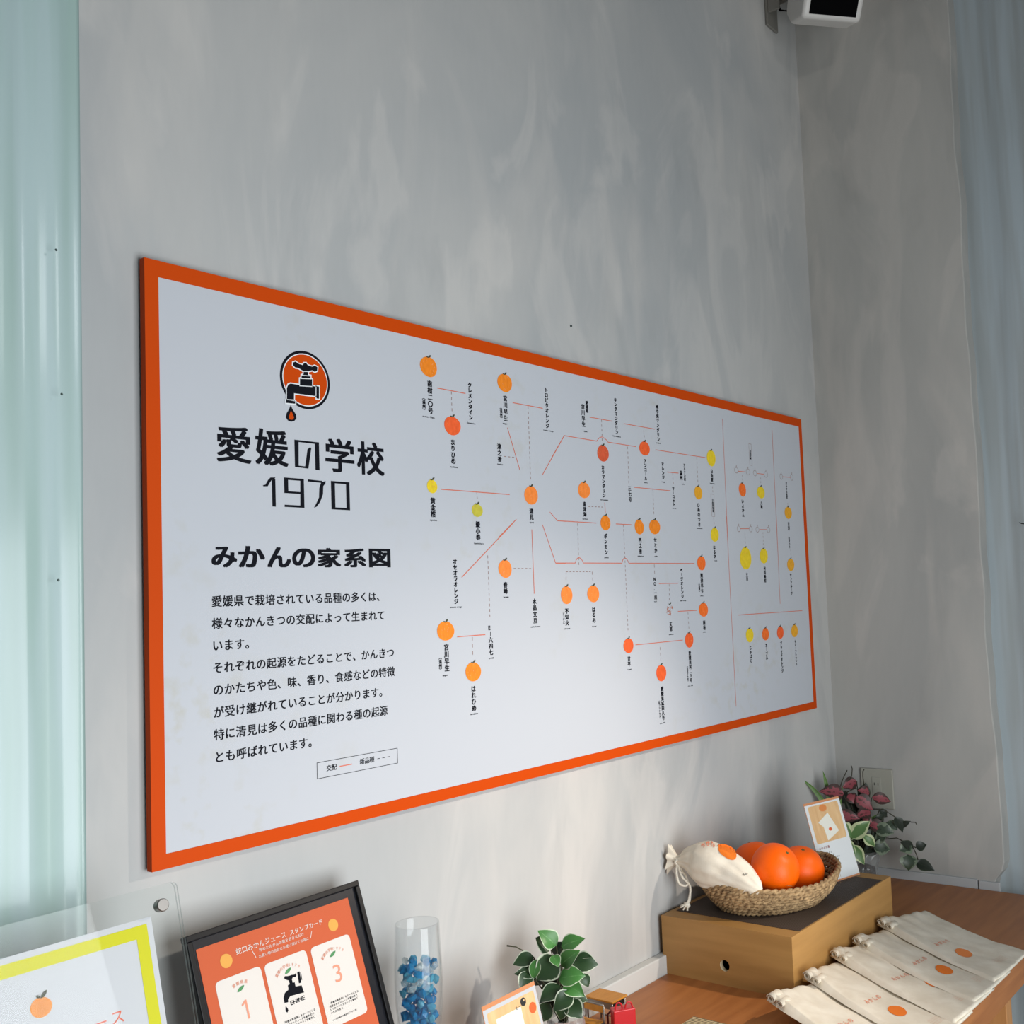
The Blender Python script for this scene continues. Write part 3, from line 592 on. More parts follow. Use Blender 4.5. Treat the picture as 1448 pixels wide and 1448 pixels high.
class Lean:
    """a leaning sheet: origin at its top right front corner, x to the right, y up along it"""
    def __init__(s, O, yaw, lean, k=0.001):
        s.k = k
        yaw, lean = radians(yaw), radians(lean); s.O = Vector(O)
        s.r = Vector((cos(yaw), sin(yaw), 0)); f = Vector((sin(yaw), -cos(yaw), 0))
        s.u = Vector((0, 0, cos(lean))) - f * sin(lean); s.n = s.r.cross(s.u)
        s.lean = lean
    def T(s, lift): return plane_map(s.O, s.r, s.u, s.n, lift, s.k)
    def length(s, z): return (s.O.z - z) / cos(s.lean)
    def base(s, w, z): 
        p = s.O - s.r * (w / 2) - s.u * s.length(z); return (p.x, p.y, z)
    def rounded(s, mb, x0, x1, y0, y1, r, c0, c1, mi=0, me=1):
        """plate with rounded corners, mm in the plane, depth c0..c1 metres; faces mi, edge me"""
        pts = []
        for cx, cy, a0 in ((x1 - r, y1 - r, 0), (x0 + r, y1 - r, pi / 2), (x0 + r, y0 + r, pi), (x1 - r, y0 + r, 1.5 * pi)):
            for k in range(9): pts.append((cx + r * cos(a0 + k * pi / 16), cy + r * sin(a0 + k * pi / 16)))
        n = len(pts); a = [s.T(c0)(*p) for p in pts]; b_ = [s.T(c1)(*p) for p in pts]
        mb.add(a + b_, [tuple(range(n))[::-1], tuple(range(n, 2 * n))], mi)
        mb.add(a + b_, [(i, (i + 1) % n, n + (i + 1) % n, n + i) for i in range(n)], me)

# ---- two-plate acrylic sign with the yellow-bordered notice
AC = Lean((-0.0411, -0.130, 1.2532), 0.5, 15, 0.000937)
LA = AC.length(ZT) / AC.k - 1.5
AW = 397
SG = thing('acrylic_sign_stand', AC.base(AW * AC.k, ZT), 'clear acrylic sign stand holding the yellow-bordered notice at far left', 'sign stand')
mb = MB(); AC.rounded(mb, -AW + 3, 2.5, -LA, 0, 9, -0.002, 0.001); build('front_plate', mb, [M_ACRYL, M_EDGE], SG)
mb = MB(); AC.rounded(mb, -AW + 3, 2.5, -LA, 0, 9, -0.0085, -0.0055); build('rear_plate', mb, [M_ACRYL, M_EDGE], SG)
for x, y in ((-29, -27.5), (-AW + 34, -27.5), (-29, -LA + 40), (-AW + 34, -LA + 40)):
    mb = MB(); prof = [(0.0, 0.013), (0.0072, 0.013), (0.0082, 0.012), (0.0082, 0.003), (0.0070, 0.003), (0.0070, 0.001)]
    vs = []; seg = 28; O = Vector(AC.T(0)(x, y))
    for r_, h in prof:
        for k in range(seg): vs.append(O + AC.r * (r_ * cos(2 * pi * k / seg)) + AC.u * (r_ * sin(2 * pi * k / seg)) + AC.n * h)
    fs = [(i * seg + k, i * seg + (k + 1) % seg, (i + 1) * seg + (k + 1) % seg, (i + 1) * seg + k) for i in range(len(prof) - 1) for k in range(seg)]
    mb.add(vs, fs); build('bolt', mb, M_STEEL, SG)
M_YELLOW = plain('acid yellow print', (206, 202, 14), 0.5, spec=0.2)
M_REDP = plain('orange red print', (222, 96, 62), 0.6)
NT = thing('notice_sheet', AC.base(AW * AC.k, ZT + 0.02), 'white notice with an acid yellow border and a small orange, inside the acrylic stand', 'notice')
mb = MB(); mb.obox(AC.O, AC.r, AC.u, AC.n, -0.352 * 0.937, -0.0388 * 0.937, -0.480 * 0.937, -0.038 * 0.937, -0.0047, -0.0043); build('paper', mb, M_PAPER, NT)
TN = AC.T(-0.0040)
mb = MB()
x0, x1, y1, y0 = -344.5, -46.4, -46.0, -472; i0, i1, iy1, iy0 = -328, -63, -62.7, -455
mb.add([TN(x0, y0), TN(x1, y0), TN(x1, y1), TN(x0, y1), TN(i0, iy0), TN(i1, iy0), TN(i1, iy1), TN(i0, iy1)], [(0, 1, 5, 4), (1, 2, 6, 5), (2, 3, 7, 6), (3, 0, 4, 7)])
build('yellow_border', mb, M_YELLOW, NT)
mb = MB(); ell2d(mb, TN, -193.3, -108.3, 26, 24.3, 0, 36, 0.02, 3)
leaf2d(mb, AC.T(-0.0038), (-193, -98), (-184, -90), 5, 1); leaf2d(mb, AC.T(-0.0038), (-193, -97), (-198, -93), 3.5, 1)
build('fruit_picture', mb, [plain('printed mandarin', (226, 140, 52), 0.6, var=0.04, scale=80), M_LEAFP], NT)
mb = MB(); put_line(mb, TN, '蛇口みかんジュース', -93 - 22.5 * 9 + 3, -150.5, 20, 22.5, 0.0)
build('lettering', mb, M_REDP, NT)

# ---- black frame with the stamp card poster
FR = Lean((0.3233, -0.050, 1.1573), 3.5, 19)
LF = FR.length(ZT) - 0.002
FW = 0.317
FT = thing('framed_poster', FR.base(FW, ZT), 'black-framed orange stamp card poster leaning on the wall between notice and glass', 'poster')
mb = MB()
M_BLACKF = plain('black frame', (16, 17, 20), 0.4, spec=0.25)
t = 0.009
for a0, a1, b0, b1 in ((-FW, 0, -t, 0), (-FW, 0, -LF, -LF + t), (-FW, -FW + t, -LF + t, -t), (-t, 0, -LF + t, -t)):
    mb.obox(FR.O, FR.r, FR.u, FR.n, a0, a1, b0, b1, -0.011, 0.003, 0, 0.0015)
build('frame', mb, M_BLACKF, FT)
M_MAT = plain('dark navy mount', (24, 26, 33), 0.35, spec=0.3)
mb = MB().obox(FR.O, FR.r, FR.u, FR.n, -FW + t, -t, -LF + t, -t, -0.010, -0.002); build('mount', mb, M_MAT, FT)
M_CORAL = plain('coral orange print', (203, 98, 62), 0.5, spec=0.15)
mb = MB().obox(FR.O, FR.r, FR.u, FR.n, -0.303, -0.0262, -LF + 0.03, -0.0215, -0.002, -0.0014); build('poster_sheet', mb, M_CORAL, FT)
P1 = FR.T(-0.0011); P2 = FR.T(-0.0008); P3 = FR.T(-0.0005)
M_CREAM = plain('cream print', (222, 217, 211), 0.5); M_AMBER = plain('amber print', (226, 164, 66), 0.5); M_GREENP = plain('printed green leaf', (70, 140, 84), 0.5)
M_PINKNUM = plain('salmon numerals', (226, 150, 122), 0.5)
mb = MB()
put_line(mb, P1, '蛇口みかんジュース', -243.5, -42.8, 9.6, 9.9, 0.012); put_line(mb, P1, 'スタンプカード', -149, -43.2, 9.0, 9.2, 0.012)
put_line(mb, P1, '貯めたみかんの数を好きなだけ', -206, -51.5, 5.4, 5.9, 0.01); put_line(mb, P1, 'お買い物の合計にお使い頂けてお得に', -209, -60, 5.0, 5.4, 0.01)
seg2d(mb, P1, (-217.1, -49.2), (-213.5, -60), 0.9); seg2d(mb, P1, (-108.7, -51.6), (-114.0, -61.3), 0.9)
build('headline_lettering', mb, M_CREAM, FT)
for x, y, s in ((-261.3, -49.8, 19.5), (-66.8, -54.2, 19.0)):
    mb = MB(); ell2d(mb, P1, x, y, s, s, 0, 32, 0.015, 4); build('orange_circle', mb, M_AMBER, FT)
CARDS = [(-286, -210, 1), (-204, -127.5, 2), (-119, -41.5, 3)]
for x0, x1, k in CARDS:
    y1 = -72.5 - (k - 1) * 1.2; y0 = y1 - 122
    mb = MB(); rect2d(mb, P1, x0, x1, y0, y1, 0, 7); cd = build('stamp_panel', mb, M_CREAM, FT)
    xm = (x0 + x1) / 2
    mb = MB(); leaf2d(mb, P2, (xm - 7, y1 - 23.5), (xm + 6, y1 - 17.5), 5.2); build('printed_leaf', mb, M_GREENP, cd)
    mb = MB(); s = '愛媛県産' if k == 1 else '愛媛の学校1970'
    R_ = 34 if k == 1 else 30
    for i, ch in enumerate(s):
        a = (i - (len(s) - 1) / 2) * (0.19 if k > 1 else 0.2)
        cx, cy = xm + R_ * sin(a), y1 - 12.5 - R_ + R_ * cos(a) - (0 if k > 1 else -0.5)
        Tc = lambda x, y, cx=cx, cy=cy, a=a: P2(cx + x * cos(a) + y * sin(a), cy - x * sin(a) + y * cos(a))
        put_glyph(mb, Tc, ch, -2.7, -2.7, 5.4, 5.4, 0.01)
    if k == 3: put_glyph(mb, P2, '3', xm - 7, y1 - 63, 14, 26, 0.0, 0, fit=True)
    if k == 1: poly2d(mb, P2, [(xm + 1, y1 - 63), (xm + 4.2, y1 - 63), (xm + 4.2, y1 - 37), (xm + 1.4, y1 - 37), (xm - 5, y1 - 42), (xm - 3.6, y1 - 44.4), (xm + 1, y1 - 41)])
    build('numeral_lettering', mb, M_PINKNUM, cd)
    mb = MB(); yb = y1 - 87 if k != 1 else y1 - 84
    for j, s in enumerate(['「愛媛の家系図」をテーマにした', '特製みかんジュースを飲み比べ', 'してカードにスタンプを集めて', 'いただきます。']):
        put_line(mb, P2, s, x0 + 9.5, yb - 4.6 * j, 3.6, 4.0, 0.01)
    put_line(mb, P2, '※一部対象外の商品がございます。', x0 + 10, yb - 24.5, 2.8, 3.1, 0.01)
    build('small_print', mb, M_INK, cd)
    if k == 2:
        mb = MB()
        tp = [(-184.2, -135), (-184, -128), (-180, -122), (-172.5, -119.5), (-172.0, -113.5), (-168.5, -113), (-168.5, -107.5), (-174, -104.3), (-175.6, -102), (-173.5, -99.6), (-169, -101), (-165.3, -101.5), (-162, -101.4), (-157, -102.6), (-154.5, -101.5), (-153.8, -104.5), (-156, -106.5), (-160.5, -105.5), (-163, -107.5), (-163, -112.6), (-159.5, -113), (-159.5, -119.3), (-149, -121), (-147.6, -132), (-160, -130.5), (-172, -129.2), (-177, -132), (-178, -136)]
        poly2d(mb, P2, tp)
        poly2d(mb, P2, [(-183.5, -139.5), (-181, -144), (-180.8, -147), (-183, -149), (-185.2, -147), (-185, -143.5)])
        seg2d(mb, P2, (-149, -101), (-150.5, -117), 4.2); seg2d(mb, P2, (-145.5, -103), (-146.5, -114), 1.2)
        put_latin(mb, P2, 'EHIME', -175, -138.5, 8.5, 0.03, 0, 27)
        build('tap_stamp', mb, M_INK, cd)
mb = MB().obox(FR.O, FR.r, FR.u, FR.n, -FW + t, -t, -LF + t, -t, 0.0003, 0.0009)
build('clear_cover', mb, clear_mat('frame glazing', (0.99, 0.99, 0.99, 1), 0.0, 0.03, 0.012, 0.6), FT)

# ---- small card holder in front of the green plant
def card_stand(L, w, h, zbase, label, nid):
    root = thing('card_stand', L.base(w, zbase), label, 'card stand')
    mb = MB()
    mb.obox(L.O, L.r, L.u, L.n, -w, 0, -h, 0, 0.0, 0.0018).obox(L.O, L.r, L.u, L.n, -w, 0, -h, 0, -0.0042, -0.0024)
    f = Vector((L.n.x, L.n.y, 0)).normalized(); b0 = L.O - L.u * h
    mb.obox(Vector((b0.x, b0.y, zbase + 0.0004)), L.r, f, Vector((0, 0, 1)), -w, 0, -0.055, 0.004, 0.0, 0.0018)
    build('acrylic_holder', mb, M_ACRYL, root)
    return root
M_CARDW = plain('white card', (234, 233, 234), 0.5)
M_PHOTOW = wood('printed wood photo', (226, 176, 122), (240, 198, 146), 14, (6, 1, 1), 0.5)
M_TAN = plain('printed terracotta', (214, 140, 92), 0.5); M_ORP = plain('printed orange', (236, 100, 40), 0.5); M_BLKP = plain('printed black', (28, 26, 26), 0.5); M_CLOTHP = plain('printed cloth', (246, 240, 228), 0.5)
c1L = Lean((0.6269, -0.160, 0.9199), 1.5, 15); h1 = c1L.length(ZT) - 0.002
C1 = card_stand(c1L, 0.1405, h1, ZT, 'small acrylic card stand with a wood-grain photo card in front of the green plant', 1)
mb = MB().obox(c1L.O, c1L.r, c1L.u, c1L.n, -0.1395, -0.001, -h1 + 0.002, -0.0008, -0.0020, -0.0013); build('card', mb, M_TAN, C1)
Q = c1L.T(-0.0011); Q2 = c1L.T(-0.0009); Q3 = c1L.T(-0.0007); Q4 = c1L.T(-0.0005)
mb = MB(); rect2d(mb, Q, -138.5, -1.5, -h1 * 1000 + 6, -8, 0); build('white_panel', mb, M_PAPER, C1)
mb = MB(); rect2d(mb, Q2, -131, -8.5, -118, -14.5, 0, 4)
rect2d(mb, Q3, -113, -48, -100, -30, 3)
ell2d(mb, Q3, -39.5, -24.6, 14.5, 14, 1, 28); ell2d(mb, Q3, -19.4, -41.3, 19, 18.5, 2, 28); ell2d(mb, Q4, -37.5, -22.5, 4, 4, 0, 12)
put_line(mb, Q3, 'も一', -62, -29, 7, 9, 0.03, 1)
build('photo', mb, [M_PHOTOW, M_BLKP, M_ORP, M_CLOTHP], C1)
mb = MB(); put_line(mb, Q2, 'みかん巾着袋', -125, -135, 11, 12, 0.02)
for j in range(4): put_line(mb, Q2, 'みかんの家系図の手ぬぐい生地', -125, -150 - 8 * j, 5, 5.6, 0.0)
build('lettering', mb, M_INK, C1)

# ---- tall card on the wooden box
c2L = Lean((1.7758, -0.230, 1.0531), -14.5, 16.75); ZB = 0.8532; h2 = c2L.length(ZB) - 0.002
C2 = card_stand(c2L, 0.1415, h2, ZB, 'tall acrylic card stand with a product photo standing on the wooden box', 2)
mb = MB().obox(c2L.O, c2L.r, c2L.u, c2L.n, -0.1408, -0.001, -h2 + 0.0015, -0.0008, -0.0020, -0.0013); build('card', mb, M_TAN, C2)
Q, Q2, Q3, Q4 = [plane_map(c2L.O, c2L.r, c2L.u, c2L.n, k, 0.00097) for k in (-0.0011, -0.0009, -0.0007, -0.0005)]
mb = MB(); rect2d(mb, Q, -144, -1.5, -h2 / 0.00097 + 6, -7, 0); build('white_panel', mb, M_CARDW, C2)
mb = MB(); rect2d(mb, Q2, -133, -11, -109, -11.5, 0, 6)
poly2d(mb, Q3, [(-108, -56), (-62, -36), (-36, -88), (-60, -97), (-88, -106), (-92, -70)], 3)
ell2d(mb, Q3, -75.3, -21.8, 31, 18, 2, 24); ell2d(mb, Q4, -68, -79, 13, 9, 1, 20)
build('photo', mb, [M_PHOTOW, M_ORP, plain('printed orange peel', (230, 140, 70), 0.6), M_CLOTHP], C2)
mb = MB(); put_line(mb, Q2, 'みかん巾着', -131, -121, 7.5, 8.6, 0.02, 1)
for j, s in enumerate(['みかんを入れて', 'お持ち帰りできる', '愛媛の学校オリジナルの', '手ぬぐい生地の巾着袋']): put_line(mb, Q2, s, -131, -136 - 7.2 * j, 5.4, 6.6, 0.012, 0)
put_line(mb, Q2, '¥1,100 税込', -131, -178, 6, 5, 0.01, 0)
build('lettering', mb, [M_INK, plain('brick lettering', (150, 50, 40), 0.6)], C2)

# ------------------------------------------------------------------ tall glass with blue stones
GX, GY = 0.4055, -0.100; GZ = ZT
GR = [(0.036, 0.0), (0.037, 0.003), (0.012, 0.010), (0.007, 0.02), (0.0065, 0.10), (0.009, 0.112), (0.020, 0.128), (0.0290, 0.150), (0.0352, 0.185), (0.0388, 0.225), (0.0398, 0.255), (0.0390, 0.29), (0.0375, 0.325), (0.0368, 0.352)]
def inner_r(h):
    for (r0, z0), (r1, z1) in zip(GR, GR[1:]):
        if z0 <= h <= z1: return r0 + (r1 - r0) * (h - z0) / (z1 - z0) - 0.0022
    return 0.03
GV = thing('footed_glass', (GX, GY, GZ), 'tall clear footed glass beside the black-framed poster, half filled with blue stones', 'glass')
mb = MB()
def smooth_prof(p, n=6):
    out = []
    for i in range(len(p) - 1):
        p0 = p[max(i - 1, 0)]; p1 = p[i]; p2 = p[i + 1]; p3 = p[min(i + 2, len(p) - 1)]
        for k in range(n):
            t = k / n
            out.append(tuple(0.5 * (2 * p1[j] + (p2[j] - p0[j]) * t + (2 * p0[j] - 5 * p1[j] + 4 * p2[j] - p3[j]) * t * t + (3 * p1[j] - p0[j] - 3 * p2[j] + p3[j]) * t ** 3) for j in (0, 1)))
    return out + [p[-1]]
outer = smooth_prof(GR[2:])
inn = [(max(0.0, r - 0.0018), z) for r, z in outer if z > 0.122][::-1]
mb.lathe(outer + [(0.0360, 0.3535)] + inn + [(0.0, 0.120)], (GX, GY, GZ), 56); build('bowl', mb, M_GLASS, GV)
mb = MB(); mb.lathe([(0.0, 0.0), (0.036, 0.0), (0.037, 0.003), (0.02, 0.007), (0.012, 0.010), (0.0, 0.012)], (GX, GY, GZ), 48); build('foot', mb, M_GLASS, GV)
def stone_mat(name, c, tr):
    m, nt, b = newmat(name); b.inputs['Base Color'].default_value = lin(c); b.inputs['Roughness'].default_value = 0.04
    b.inputs['Transmission Weight'].default_value = tr; b.inputs['IOR'].default_value = 1.3; return m
M_STONE = [stone_mat('deep blue acrylic', (40, 150, 205), 0.5), stone_mat('sky blue acrylic', (110, 205, 232), 0.6), stone_mat('clear acrylic stone', (228, 240, 242), 0.75)]
rnd = random.Random(5); pts = []
for tries in range(16000):
    h = rnd.uniform(0.138, 0.290 if len(pts) < 130 else 0.300); rr = inner_r(h) - 0.0092
    if rr <= 0.002: continue
    a = rnd.random() * 6.28; q = sqrt(rnd.random()) * rr
    p = Vector((GX + q * cos(a), GY + q * sin(a), GZ + h))
    if all((p - o).length > 0.0142 for o in pts): pts.append(p)
SBASE = []
for k in range(6):
    bm = bmesh.new(); bmesh.ops.create_icosphere(bm, subdivisions=1, radius=0.0108)
    for v in bm.verts: v.co *= rnd.uniform(0.5, 1.0); v.co.z *= 0.8 if k else 1.05
    me = bpy.data.meshes.new('acrylic_stone'); bm.to_mesh(me); bm.free(); me.materials.append(M_STONE[k % 3]); SBASE.append(me)
for i, p in enumerate(pts):
    k = (0 if rnd.random() < 0.7 else 1) if p.z < GZ + 0.235 else (0 if rnd.random() < 0.4 else (1 if rnd.random() < 0.5 else 2))
    if p.z > GZ + 0.245 and p.z < GZ + 0.272: k = 2 if rnd.random() < 0.5 else 1
    o = bpy.data.objects.new('acrylic_stone', SBASE[k + 3 * (i % 2)]); COL.objects.link(o); o.location = p
    o.rotation_euler = (rnd.random() * 6, rnd.random() * 6, rnd.random() * 6)
    tag(o, ('deep blue acrylic stone heaped in the tall glass', 'pale sky-blue acrylic stone heaped in the tall glass', 'colourless acrylic stone heaped in the tall glass')[k], 'acrylic stone', ('deep blue stones in the glass', 'sky-blue stones in the glass', 'colourless stones in the glass')[k])

# ------------------------------------------------------------------ plants
CR_ = Vector((_r[0], _r[1], 0)).normalized(); CF_ = Vector((_f[0], _f[1], 0)).normalized()
def leaf(mb, base, tip, width, nrm, bend=0.12, fold=0.25, mi=0, shape=0.85, seed=0):
    """pointed leaf from base to tip; nrm = the way its upper side faces"""
    base, tip = Vector(base), Vector(tip); ax = tip - base; L = ax.length; ax.normalize()
    n = (Vector(nrm) - ax * Vector(nrm).dot(ax)).normalized(); s = ax.cross(n)
    rows, cols = 10, 4; vs = []; uv = []
    for i in range(rows + 1):
        t = i / rows
        w = width / 2 * 1.04 * (sin(pi * t ** 0.72) ** 0.95 if 0 < t < 1 else 0.02)
        for j in range(-cols // 2, cols // 2 + 1):
            q = j / (cols / 2)
            wob = 0.06 * width * sin(5 * t + seed + q)
            p = base + ax * (L * t) + s * (w * q) + n * (L * bend * (sin(pi * t * 0.9) - 0.25 * t) - 0 + fold * abs(q) * w * 0.9 + wob * abs(q))
            vs.append(p); uv.append((t, 0.5 + q / 2))
    c = cols + 1
    fs = [(i * c + j, i * c + j + 1, (i + 1) * c + j + 1, (i + 1) * c + j) for i in range(rows) for j in range(cols)]
    mb.add(vs, fs, mi, True, uv)
def leaf_mat(name, mid, edge, e0, vein=None, rough=0.42, patch=0.12, nscale=14):
    """mid colour with an irregular pale margin following the leaf's outline"""
    m, nt, b = newmat(name); N = nt.nodes.new; L = nt.links.new
    uv = N('ShaderNodeUVMap'); uv.uv_map = 'leaf'
    sp = N('ShaderNodeSeparateXYZ'); L(uv.outputs['UV'], sp.inputs[0])
    a = N('ShaderNodeMath'); a.operation = 'SUBTRACT'; L(sp.outputs['Y'], a.inputs[0]); a.inputs[1].default_value = 0.5
    ab = N('ShaderNodeMath'); ab.operation = 'ABSOLUTE'; L(a.outputs[0], ab.inputs[0])
    tc = N('ShaderNodeTexCoord'); nz = N('ShaderNodeTexNoise'); nz.inputs['Scale'].default_value = nscale * 8; nz.inputs['Detail'].default_value = 3
    L(tc.outputs['Object'], nz.inputs['Vector'])
    ns = N('ShaderNodeMath'); ns.operation = 'MULTIPLY_ADD'; L(nz.outputs['Fac'], ns.inputs[0]); ns.inputs[1].default_value = patch * 2; ns.inputs[2].default_value = -patch
    ad = N('ShaderNodeMath'); L(ab.outputs[0], ad.inputs[0]); L(ns.outputs[0], ad.inputs[1])
    r = N('ShaderNodeValToRGB'); e = r.color_ramp.elements
    e[0].position = max(0.0, e0 - 0.02); e[1].position = e0 + 0.02
    e[0].color = lin(mid); e[1].color = lin(edge)
    if vein:
        v = e.new(0.0); v.color = lin(vein); v2 = e.new(0.025); v2.color = lin(mid)
    L(ad.outputs[0], r.inputs['Fac']); L(r.outputs['Color'], b.inputs['Base Color'])
    b.inputs['Roughness'].default_value = rough
    return m
M_LEAFW = leaf_mat('dark green leaf, cream margin', (48, 74, 44), (206, 216, 192), 0.44, None, 0.42, 0.07)
M_LEAFB = leaf_mat('fresh green leaf, cream margin', (72, 128, 62), (206, 220, 190), 0.45, (110, 160, 96), 0.4, 0.06)
M_LEAFD = leaf_mat('deep green leaf', (36, 52, 36), (70, 92, 66), 0.46, (60, 84, 56), 0.45, 0.03)
M_STEM = plain('brown green stem', (66, 66, 44), 0.6)
rnd = random.Random(11)
PX1, PY1 = 0.742, -0.128
P1B = Vector((PX1, PY1, 0.8095))       # where the stems come together
PL = thing('potted_plant', (PX1, PY1, ZT), 'bushy plant with white-edged green leaves behind the small card stand', 'plant')
def P1P(x, y, c): return P1B + CR_ * ((x - 1030) / 2916) + Vector((0, 0, (690 - y) / 2916)) - CF_ * c
LV1 = [((1000, 300), (903, 205), 95, .00, 1), ((1030, 300), (1168, 256), 80, .005, 1), ((965, 325), (885, 255), 110, -.015, 0), ((1015, 350), (893, 460), 135, .02, 0), ((1025, 392), (1140, 300), 90, .015, 1), ((1015, 450), (1162, 436), 105, .03, 1), ((1090, 395), (1232, 412), 105, .0, 0), ((870, 355), (757, 385), 80, .0, 0), ((890, 430), (768, 425), 70, .01, 0), ((850, 420), (800, 500), 75, .015, 0), ((1025, 490), (908, 565), 85, .03, 0), ((1040, 478), (1155, 542), 90, .025, 1), ((1085, 520), (985, 600), 90, .035, 0), ((1060, 575), (1138, 650), 95, .03, 0), ((960, 590), (900, 690), 90, .02, 0), ((1075, 545), (1170, 588), 65, .02, 0), ((900, 350), (872, 460), 60, .02, 1), ((1130, 365), (1200, 368), 35, -.01, 0), ((1135, 460), (1172, 530), 60, .0, 0), ((1040, 560), (1020, 660), 70, .04, 0), ((985, 330), (1020, 380), 55, .022, 1),
       ((950, 420), (870, 520), 100, -.01, 2), ((1000, 480), (930, 620), 110, -.01, 2), ((1050, 420), (1120, 500), 110, -.015, 2), ((980, 380), (1060, 300), 90, -.02, 2), ((1060, 560), (1100, 640), 80, -.01, 2), ((930, 560), (960, 660), 90, 0, 2)]
mbs = [MB(), MB(), MB()]
st = MB()
for i, (a, b_, w, c, k) in enumerate(LV1):
    A = P1P(a[0], a[1], c); Bp = P1P(b_[0], b_[1], c + rnd.uniform(0.0, 0.018))
    nrm = -CF_ * 0.9 + Vector((0, 0, 0.7)) + CR_ * rnd.uniform(-0.35, 0.35)
    leaf(mbs[k], A, Bp, w * 1.12 / 2916, nrm, 0.1, 0.22, 0, 0.8, i)
    m_ = (A + P1B) / 2 - CF_ * 0.004
    st.tube([P1B + Vector((rnd.uniform(-.006, .006), rnd.uniform(-.006, .006), -0.03)), m_, A], 0.0014, 6)
st.tube([P1P(900, 420, -.01), P1P(830, 335, -.005), P1P(775, 297, 0), P1P(725, 284, 0.004)], [0.0016, 0.0014, 0.0012, 0.0016], 6)
build('dark_foliage', mbs[0], M_LEAFW, PL); build('fresh_foliage', mbs[1], M_LEAFB, PL); build('inner_foliage', mbs[2], M_LEAFD, PL); build('stems', st, M_STEM, PL)
def crumpled_pot(c, r0, r1, h, seed, amp=0.003):
    mb = MB(); seg, rows = 40, 14; vs = []
    for i in range(rows + 1):
        t = i / rows; r = r0 + (r1 - r0) * t
        for k in range(seg):
            a = 2 * pi * k / seg; d = amp * 2 * mnoise.noise((cos(a) * 3 + seed, sin(a) * 3, t * 6))
            vs.append((c[0] + (r + d) * cos(a), c[1] + (r + d) * sin(a), c[2] + h * t))
    fs = [(i * seg + k, i * seg + (k + 1) % seg, (i + 1) * seg + (k + 1) % seg, (i + 1) * seg + k) for i in range(rows) for k in range(seg)]
    fs += [tuple(range(seg))[::-1]]
    for k in range(seg): vs.append((c[0] + (r1 - 0.012) * cos(2 * pi * k / seg), c[1] + (r1 - 0.012) * sin(2 * pi * k / seg), c[2] + h - 0.008))
    n = (rows + 1) * seg
    fs += [(rows * seg + k, rows * seg + (k + 1) % seg, n + (k + 1) % seg, n + k) for k in range(seg)] + [tuple(n + k for k in range(seg))]
    return mb.add(vs, fs, 0, False)
M_FILM = plain('crumpled silver film', (200, 200, 198), 0.16, 0.55, var=0.15, scale=60, bump=0.3)
build('pot', crumpled_pot((PX1 + 0.004, PY1, ZT), 0.030, 0.0375, 0.092, 3, 0.0025), M_FILM, PL)

# mixed arrangement in the corner
PX2, PY2 = 2.140, -0.118
P2B = Vector((PX2, PY2, 0.800))
S2_ = 3158 * 1.022
PM = thing('plant_arrangement', (PX2, PY2, ZT), 'mixed red, green and trailing dark-leaved plant in a clear vase in the wall corner', 'plant')
def P2P(x, y, c): return P2B + CR_ * ((x - 745) / S2_) + Vector((0, 0, (945 - y) / S2_)) - CF_ * c
M_RED = leaf_mat('dark pink veined leaf', (138, 64, 72), (62, 40, 36), 0.28, (80, 42, 42), 0.5, 0.28, 12)
M_CREAMG = leaf_mat('green leaf, cream streak', (92, 128, 74), (196, 206, 160), 0.30, None, 0.42, 0.14, 5)
M_SPOT = leaf_mat('grey green patterned leaf', (58, 72, 56), (112, 124, 104), 0.3, (44, 54, 42), 0.45, 0.3, 12)
M_DARKL = leaf_mat('blackish green leaf', (34, 42, 32), (52, 62, 46), 0.42, (52, 60, 48), 0.42, 0.05)
M_GRASS = leaf_mat('grass blade', (84, 120, 50), (110, 148, 70), 0.4, None, 0.5, 0.04)
sets = {k: MB() for k in 'rgsdb'}; st = MB()
